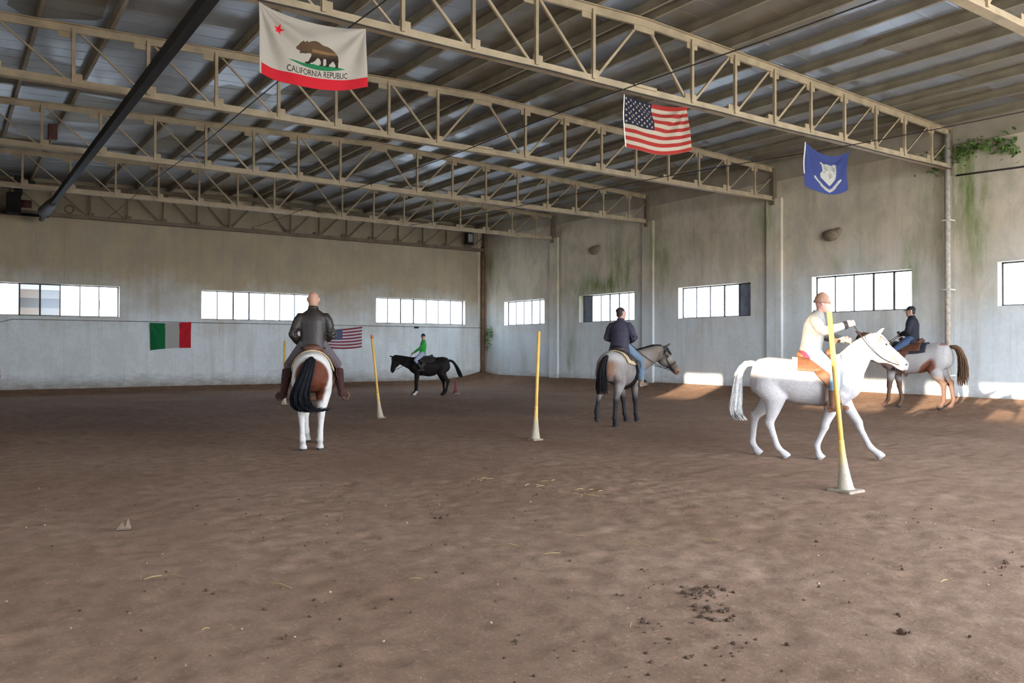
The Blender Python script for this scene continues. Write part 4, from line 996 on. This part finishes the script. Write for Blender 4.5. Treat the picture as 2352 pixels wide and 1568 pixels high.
def flag(name, label, origin, corners, sag_top, sag_bot, folds, paint, nu, nv, group, plane_y, two=None):
    """corners (x, z): tl, tr, br, bl; paint(U, V) -> colours, U and V in 0..1 from the top left corner"""
    tl, tr, br, bl = [np.array(c, float) for c in corners]
    U, V = np.meshgrid((np.arange(nu)+.0)/(nu-1), np.arange(nv)/(nv-1), indexing='ij')
    hump = lambda u: 4*u*(1-u)
    top = tl[None, None]*(1-U[..., None])+tr*U[..., None]; bot = bl*(1-U[..., None])+br*U[..., None]
    su = hump(U**folds.get('skew', 1)); top[..., 1] -= sag_top*su; bot[..., 1] -= sag_bot*su
    P = top*(1-V[..., None])+bot*V[..., None]
    Y = np.zeros_like(U)
    for (cu_, cv_, amp, n, dec, ph) in folds['rad']:          # creases fanning out from the pinned corners
        dx, dy = U-cu_, (V-cv_)*.6; rr = np.hypot(dx, dy)+1e-4; an = np.arctan2(dy, dx); Y += amp*np.sin(n*an+ph)*np.exp(-((rr-.32)/dec)**2)*np.minimum(1, rr*5)
    for (fu, fv, amp, ph) in folds['wave']: Y += amp*np.sin(fu*U*6.283+fv*V*6.283+ph)*np.minimum(1, V*2+.15)
    X = P[..., 0]; Z = P[..., 1]
    me = bpy.data.meshes.new(name); idx = np.arange(nu*nv).reshape(nu, nv)
    f = np.stack([idx[:-1,:-1], idx[:-1,1:], idx[1:,1:], idx[1:,:-1]], -1).reshape(-1, 4)
    me.from_pydata(np.stack([X, plane_y+Y, Z], -1).reshape(-1, 3).tolist(), [], f.tolist()); me.shade_smooth()
    setcol(me, paint(U, V).reshape(-1, 3))
    o = link(name, me, CLOTH); so = o.modifiers.new('thick', 'SOLIDIFY'); so.thickness = .003
    return tag(o, label, 'flag', group)
CLOTH = attrmat('printed_cloth', .85, 200, .1, .1, .10)
WHT = lin(164, 153, 141); RED = lin(178, 34, 42)
def paint_bear(U, V):
    c = np.tile(np.array(WHT), U.shape+(1,)); x = U*1.5; y = V*.9           # metres on the cloth
    c[(V > .835) & (U > .015)] = RED
    c[raster_poly(star(.265, .215, .07, -78), x, y)] = lin(206, 30, 44)
    # grass plot
    gp = [(.36,.655),(.45,.645),(.60,.650),(.72,.640),(.80,.652),(.90,.645),(1.0,.655),(1.10,.660),(1.20,.672),(1.12,.690),(1.02,.705),(.92,.715),(.80,.716),(.70,.706),(.60,.694),(.48,.676)]
    yb = y+.075; c[raster_poly(gp, x, yb)] = lin(34, 104, 66)
    bear = [(.49,.455),(.505,.435),(.52,.425),(.53,.405),(.545,.385),(.56,.382),(.565,.368),(.58,.365),(.585,.378),(.605,.376),(.61,.362),(.63,.36),(.64,.375),(.68,.352),(.72,.338),(.76,.335),(.80,.345),(.84,.365),(.88,.375),(.93,.375),(.98,.39),(1.02,.415),(1.055,.455),(1.075,.50),(1.08,.56),(1.078,.62),(1.08,.665),(1.03,.668),(1.025,.655),(1.04,.645),(1.02,.60),(1.0,.575),(.975,.60),(.945,.63),(.94,.66),(.885,.66),(.88,.648),(.90,.638),(.905,.59),(.90,.55),(.865,.555),(.86,.60),(.862,.635),(.86,.655),(.805,.655),(.80,.643),(.825,.632),(.825,.59),(.80,.555),(.775,.555),(.75,.59),(.715,.618),(.68,.632),(.672,.648),(.615,.65),(.60,.638),(.615,.625),(.65,.615),(.67,.58),(.69,.54),(.69,.515),(.66,.505),(.63,.515),(.60,.52),(.57,.518),(.545,.525),(.535,.515),(.545,.50),(.525,.487),(.505,.482),(.49,.472)]
    m = raster_poly(bear, x, yb); n = .5+.5*np.sin(x*60+7*np.sin(y*40)); brown = np.array(lin(84, 64, 48)); dk = np.array(lin(44, 36, 30))
    t = np.clip((yb-.48)/.08+.25*(n-.5), 0, 1)[..., None]; bc = brown*(1-t)+dk*t; lt = (np.abs(yb-.47) < .02) & (x > .7); bc[lt] = lin(120, 92, 62); c[m] = bc[m]
    pts, T = text_tris('CALIFORNIA REPUBLIC'); w0, w1 = pts[:, 0].min(), pts[:, 0].max(); h0, h1 = pts[:, 1].min(), pts[:, 1].max()
    tx = .35+(pts[:, 0]-w0)/(w1-w0)*.88; ty = .735-(pts[:, 1]-h0)/(h1-h0)*.085; q = np.zeros(U.shape, bool)
    for a, b_, d in T:
        i0 = max(0, int(min(tx[a], tx[b_], tx[d])/1.5*(U.shape[0]-1))-1); i1 = int(max(tx[a], tx[b_], tx[d])/1.5*(U.shape[0]-1))+2
        q[i0:i1] |= raster_poly([(tx[k], ty[k]) for k in (a, b_, d)], x[i0:i1], y[i0:i1])
    c[q] = lin(52, 44, 42); return c
def paint_us(U, V, white=lin(162, 147, 130), red=lin(140, 44, 38), blue=lin(36, 35, 48)):
    c = np.tile(np.array(white), U.shape+(1,)); s = (V*13).astype(int); c[(s % 2 == 0)] = red
    cw, ch = .42, 7/13; k = (U < cw) & (V < ch); c[k] = blue
    for r in range(9):
        for q in range(6 if r % 2 == 0 else 5):
            sx = (q*2+1+(r % 2))/12*cw; sy = (r+1)/10*ch; c[raster_poly([(a, b_) for a, b_ in star(sx*1.9, sy, .030)], U*1.9, V)] = white
    c[U < .012] = lin(220, 210, 198); return c
def paint_it(U, V):
    c = np.tile(np.array(lin(158, 154, 150)), U.shape+(1,)); c[U < .36] = lin(24, 96, 56); c[U > .70] = lin(172, 34, 42); return c
def paint_ct(U, V):
    c = np.tile(np.array(lin(54, 61, 104)), U.shape+(1,)); x = .75+(U*1.5-.75)/1.5; y = .5+(V*.9-.5)/1.04; w = lin(158, 153, 144); gr = lin(112, 108, 96)
    sh = [(.58,.27),(.545,.245),(.575,.215),(.61,.20),(.63,.235),(.68,.225),(.74,.205),(.80,.225),(.85,.235),(.875,.20),(.905,.215),(.93,.245),(.90,.27),(.90,.40),(.93,.46),(.925,.54),(.86,.60),(.80,.66),(.755,.70),(.70,.66),(.635,.60),(.575,.54),(.57,.46),(.60,.40)]
    c[raster_poly(sh, x, y)] = w
    for cx, cy in ((.66,.33),(.84,.33),(.75,.48)):             # three vines on the shield
        for k in range(9):
            a = k*2.4; r = .012*math.sqrt(k)*1.3; c[np.hypot(x-cx-r*math.cos(a), y-cy-r*1.3*math.sin(a)) < .0125] = gr
        c[(np.abs(x-cx) < .004) & (np.abs(y-cy) < .07)] = gr
    for s in (-1, 1): c[np.hypot((x-.75-s*.12), (y-.42)*.6) < .012] = gr
    rib = [(.42,.575),(.47,.555),(.50,.60),(.56,.645),(.61,.70),(.68,.745),(.75,.775),(.83,.745),(.89,.69),(.945,.645),(1.0,.595),(1.06,.56),(1.075,.60),(1.02,.655),(.97,.70),(.93,.75),(.86,.80),(.76,.845),(.65,.80),(.57,.745),(.53,.685),(.47,.645),(.43,.62)]
    c[raster_poly(rib, x, y)] = w
    for k in range(14):                                        # faded, illegible motto marks on the ribbon
        u = (k+.5)/14; px = .50+.5*u; py = .62+.17*(1-(2*u-1)**2); c[(np.abs(x-px) < .008) & (np.abs(y-py) < .018)] = gr
    c[(U < .02) & (V < .7)] = lin(196, 186, 184); return c
G3 = 'flags hung from the nearest full truss'
fy = 10.30
flag('flag', 'white state flag with a brown bear, red star and red bottom band', None, [(3.26,5.92),(4.72,5.905),(4.74,5.11),(3.27,5.03)], .10, .12, dict(skew=.85, rad=[(0,0,.030,11,.34,0.),(1,0,.024,10,.30,1.)], wave=[(1.2,.3,.03,.5)]), paint_bear, 500, 300, G3, fy)
flag('flag', 'large faded flag with white stars and red stripes, hung under the roof truss', None, [(9.45,5.86),(10.96,5.90),(11.05,5.12),(9.48,4.97)], .085, .10, dict(rad=[(0,0,.018,9,.3,0.),(1,0,.035,11,.30,.6)], wave=[(1.1,.2,.04,2.)]), paint_us, 380, 240, G3, fy)
flag('flag', 'blue flag with a white shield and ribbon, near the pale pipe', None, [(14.40,5.78),(15.92,5.79),(15.93,4.96),(14.44,4.88)], .20, .14, dict(rad=[(0,0,.025,9,.3,0.),(1,0,.03,9,.30,.4)], wave=[(1.0,.2,.03,1.)]), paint_ct, 300, 180, G3, fy)
fb = YB-.10
flag('flag', 'green, white and red striped flag on the far wall', None, [(6.15,2.46),(7.56,2.52),(7.55,1.56),(6.17,1.47)], .03, -.03, dict(rad=[(0,0,.02,9,.3,0.),(1,0,.02,9,.3,.5)], wave=[(2.2,.2,.02,1.)]), paint_it, 120, 80, 'flags on the far wall', fb)
flag('flag', 'small flag with stars and stripes on the far wall beside the bald rider', None, [(12.88,2.30),(14.38,2.46),(14.38,1.60),(12.84,1.58)], .02, .06, dict(rad=[(0,0,.02,9,.3,0.),(1,0,.02,9,.3,.5)], wave=[(2.,.3,.03,.5)]), lambda U, V: paint_us(U, V, lin(190,184,188), lin(126,52,62), lin(52,58,92)), 300, 190, 'flags on the far wall', fb)

# ------------------------------------------------------------------ creeper at the truss ends, litter on the ground
def leaves(name, label, spots, n, size, col):
    b = MB(); r_ = random.Random(n)
    for (y, z, sy, sz, k) in spots:
        for i in range(k):
            c = Vector((XW-.06-abs(r_.gauss(0, .07)), r_.gauss(y, sy), r_.gauss(z, sz))); a = Vector((r_.uniform(-1,.3), r_.uniform(-1,1), r_.uniform(-1,.6))).normalized(); u = a.cross(Vector((r_.uniform(-1,1), r_.uniform(-1,1), r_.uniform(-1,1)))).normalized(); w = size*r_.uniform(.6, 1.3)
            nn = a.cross(u); b.add([c-a*w, c-u*w*.6+nn*w*.15, c+a*w, c+u*w*.6+nn*w*.15, c+nn*w*.08], [(0,1,4),(1,2,4),(2,3,4),(3,0,4)])
    return tag(b.build(name, simple(name+'_green', col, .7, 0, .45, 3)), label, 'plant', kind='thing')
leaves('creeper', 'green creeper growing in by the top of the pale pipe', [(9.75,6.42,.22,.09,90),(9.15,6.33,.15,.14,80),(8.95,6.15,.06,.08,25),(10.15,6.35,.12,.14,60),(10.8,6.2,.2,.15,50)], 11, .055, lin(84, 112, 48))
leaves('creeper', 'small green creeper low in the far corner', [(31.1,2.25,.15,.16,70),(31.2,1.9,.06,.3,40)], 12, .05, lin(88, 124, 62))

STRAW = simple('straw', lin(158, 130, 86), .8, 0, .15, 20)
def gz(x, y): return bank(x, y)+.012
for (a, c_, lab) in (((3.62,5.36),(3.68,5.21),'single straw stalk left of centre on the open dirt, between two paler ones'), ((4.50,4.9),(4.51,4.61),'longest pale straw stalk near the middle of the open dirt'), ((5.06,4.59),(5.1,4.42),'yellow straw stalk farthest to the right on the open dirt'), ((1.78,5.34),(1.84,5.11),'long straw stalk on the dirt left of centre in the foreground')):
    a = Vector((*a, gz(*a))); c_ = Vector((*c_, gz(*c_)+.01)); o = MB().tube([a, a.lerp(c_, .5)+Vector((0,0,.012)), c_], [.0035,.0045,.003], 6).build('straw_stalk', STRAW); tag(o, lab, 'straw', 'single straw stalks')
b = MB(); r_ = random.Random(3)
for (x, y, k) in ((5.21,8.09,7),(5.56,7.49,8),(5.52,7.0,5),(5.65,6.75,6),(5.65,6.54,5),(6.69,9.27,3),(4.40,5.08,2),(3.56,4.9,2),(1.2,5.89,3),(2.66,5.03,2),(3.3,3.4,2),(5.2,2.9,2),(1.3,4.6,2)):
    for i in range(k):
        p = Vector((x+r_.gauss(0,.13), y+r_.gauss(0,.07), 0)); p.z = gz(p.x, p.y)+r_.random()*.012; a = r_.uniform(0, 6.3); L = r_.uniform(.04,.13)
        b.tube([p, p+Vector((math.cos(a)*L*.5, math.sin(a)*L*.5, .006)), p+Vector((math.cos(a)*L, math.sin(a)*L, .0))], [.002,.003,.002], 5)
tag(b.build('straw_litter', STRAW), 'scattered short bits of straw on the dirt', 'straw', kind='stuff')
b = MB()
def clod(b, x, y, s, r_):
    v0 = len(b.v); b.ball((x, y, bank(x, y)+s*.25), s, s*r_.uniform(.7,1.2), s*r_.uniform(.5,.8), 7, 5)
    for i in range(v0, len(b.v)): b.v[i] = tuple(q+r_.uniform(-.22,.22)*s for q in b.v[i])
for (x, y, k, sp, s) in ((3.99,3.62,26,.10,.022),(3.72,3.28,20,.12,.02),(4.05,4.2,2,.02,.02),(3.27,3.32,12,.12,.014),(3.34,2.8,8,.1,.014),(4.36,2.48,2,.02,.022),(6.35,2.77,6,.1,.02),(3.19,3.05,16,.16,.013),(3.75,6.55,5,.06,.02),(2.59,3.35,8,.2,.012),(3.9,3.9,10,.25,.012),(2.9,2.6,14,.2,.011)):
    for i in range(k): clod(b, x+r_.gauss(0, sp), y+r_.gauss(0, sp*.8), s*r_.uniform(.5,1.2), r_)
for i in range(260):
    x, y = r_.uniform(.5, 8), r_.uniform(2.2, 9); clod(b, x, y, r_.uniform(.006,.014), r_)
tag(b.build('dirt_clod', simple('dark_manure_soil', lin(78, 58, 44), .95, 0, .3, 20)), 'dark crumbs and clods of dung and soil on the dirt', 'soil', kind='stuff')
b = MB()
for (x, y) in ((5.87,6.15),(5.76,5.94),(5.71,5.63),(5.16,5.02),(4.95,5.0),(3.93,4.47),(4.78,3.32),(2.04,4.96),(1.93,3.97),(2.56,3.89),(3.32,4.11)): clod(b, x, y, .009, r_)
for i in range(170):
    x, y = r_.uniform(.3, 9), r_.uniform(2.2, 11); clod(b, x, y, r_.uniform(.004,.008), r_)
tag(b.build('pebble', simple('pale_pebble', lin(156, 134, 114), .8)), 'tiny pale pebbles sprinkled over the dirt', 'pebbles', kind='stuff')
b = MB(); x, y = 1.29, 7.62
b.add([(x-.07,y,.012),(x-.02,y-.02,.09),(x,y,.02),(x+.03,y+.03,.1),(x+.05,y,.014),(x+.03,y-.04,.012)], [(0,2,1),(2,4,3),(0,5,2),(2,5,4)]); so = b.build('paper_scrap', simple('dull_paper', lin(112, 94, 78), .9)); tag(so, 'crumpled pale scrap lying on the dirt at the left', 'scrap'); q = so.modifiers.new('t', 'SOLIDIFY'); q.thickness = .004
SKY, SUN, EXPO = 24.0, 20.0, 0.0
# ------------------------------------------------------------------ outside, light, camera
gm = bpy.data.materials.new('yard_ground'); t = NT(gm); t.out(t.mix(t.noise(t.pos(), .3, 4), lin(196, 186, 168), lin(214, 204, 186)), .95)  # pale so the yard throws daylight up onto ceiling and upper walls
tag(MB().box(-80, 120, -80, 140, -.6, -.45).build('ground', gm), 'yard outside the hall, kept pale to bounce daylight inside', 'ground', kind='structure')
ob = thing('building', 'brown walled building with a dark balcony seen through the clear pane', 'building', (4.0, 52, -.45))
MB().box(-6, 6, 0, 8, 0, 4.2).build('building_wall', simple('tan_render', lin(190, 160, 132), .9, 0, .1, .6), ob)
MB().box(-6.2, 6.2, -.1, 8.2, 4.73, 5.2).build('roof_fascia', simple('brown_fascia', lin(186, 158, 136), .9, 0, .1, .6), ob)
MB().box(-6, 6, .15, 8, 4.2, 4.73).build('balcony', simple('dark_balcony', lin(60, 58, 60), .9, 0, .4, 1.5), ob)

def portal(x, y, z, sx, sy, rot):
    l = bpy.data.lights.new('portal', 'AREA'); l.shape = 'RECTANGLE'; l.size = sx; l.size_y = sy; l.cycles.is_portal = True
    o = bpy.data.objects.new('daylight_portal', l); COL.objects.link(o); o.location = (x, y, z); o.rotation_euler = rot; return o
for a, b_ in R_WIN: portal(XW+.36, (a+b_)/2, sum(RZ)/2, RZ[1]-RZ[0], b_-a, (0, math.radians(90), 0))
for a, b_ in L_WIN: portal(XL-.36, (a+b_)/2, sum(LZ)/2, LZ[1]-LZ[0], b_-a, (0, math.radians(-90), 0))
for a, b_ in B_WIN: portal((a+b_)/2, YB+.36, sum(BZ)/2, b_-a, BZ[1]-BZ[0], (math.radians(-90), 0, 0))
portal(12.15, YF-.36, 2.75, 15.3, 6.1, (math.radians(90), 0, 0))

w = bpy.data.worlds.new('sky'); sc.world = w; t = NT(w)
d = t.n('ShaderNodeTexCoord').outputs['Generated']; z = t.sep(d)[2]
colr = t.ramp(t.math('ADD', t.math('MULTIPLY', z, .5), .5), [(.48, (.80, .86, .95)), (.53, (.84, .91, 1.0)), (.75, (.60, .78, 1.0))])
bg = t.n('ShaderNodeBackground'); t.l(colr, bg.inputs[0]); bg.inputs[1].default_value = SKY
o = t.n('ShaderNodeOutputWorld'); t.l(bg.outputs[0], o.inputs[0])

sd = Vector((1, .27, -.131)).normalized()
su = bpy.data.lights.new('sun', 'SUN'); su.energy = SUN; su.color = (1.0, .87, .70); su.angle = math.radians(.6)
so = bpy.data.objects.new('sun', su); COL.objects.link(so); so.rotation_euler = sd.to_track_quat('-Z', 'Y').to_euler(); so.location = (-20, 0, 12)

cd = bpy.data.cameras.new('camera'); cam = bpy.data.objects.new('camera', cd); COL.objects.link(cam); sc.camera = cam
cd.sensor_width = 36; cd.lens = 1886.5/2352*36; cd.clip_end = 400; cd.clip_start = .05
cyaw, cpit, crol = math.radians(34.77), math.radians(.507), math.radians(.109)
Fw = Vector((math.sin(cyaw)*math.cos(cpit), math.cos(cyaw)*math.cos(cpit), math.sin(cpit)))
Rt = Vector((math.cos(cyaw), -math.sin(cyaw), 0)); Up = Rt.cross(Fw)
R2 = Rt*math.cos(crol)+Up*math.sin(crol); U2 = -Rt*math.sin(crol)+Up*math.cos(crol)
cam.matrix_world = Matrix(((R2.x, U2.x, -Fw.x, 0), (R2.y, U2.y, -Fw.y, 0), (R2.z, U2.z, -Fw.z, 1.55), (0, 0, 0, 1)))
sc.view_settings.view_transform = 'Standard'; sc.view_settings.look = 'None'; sc.view_settings.gamma = 1; sc.view_settings.use_curve_mapping = False
sc.view_settings.exposure = EXPO
sc.cycles.use_denoising = True; sc.cycles.max_bounces = 10; sc.cycles.diffuse_bounces = 6; sc.cycles.transparent_max_bounces = 12
sc.cycles.sample_clamp_indirect = 8; sc.cycles.caustics_reflective = False; sc.cycles.caustics_refractive = False
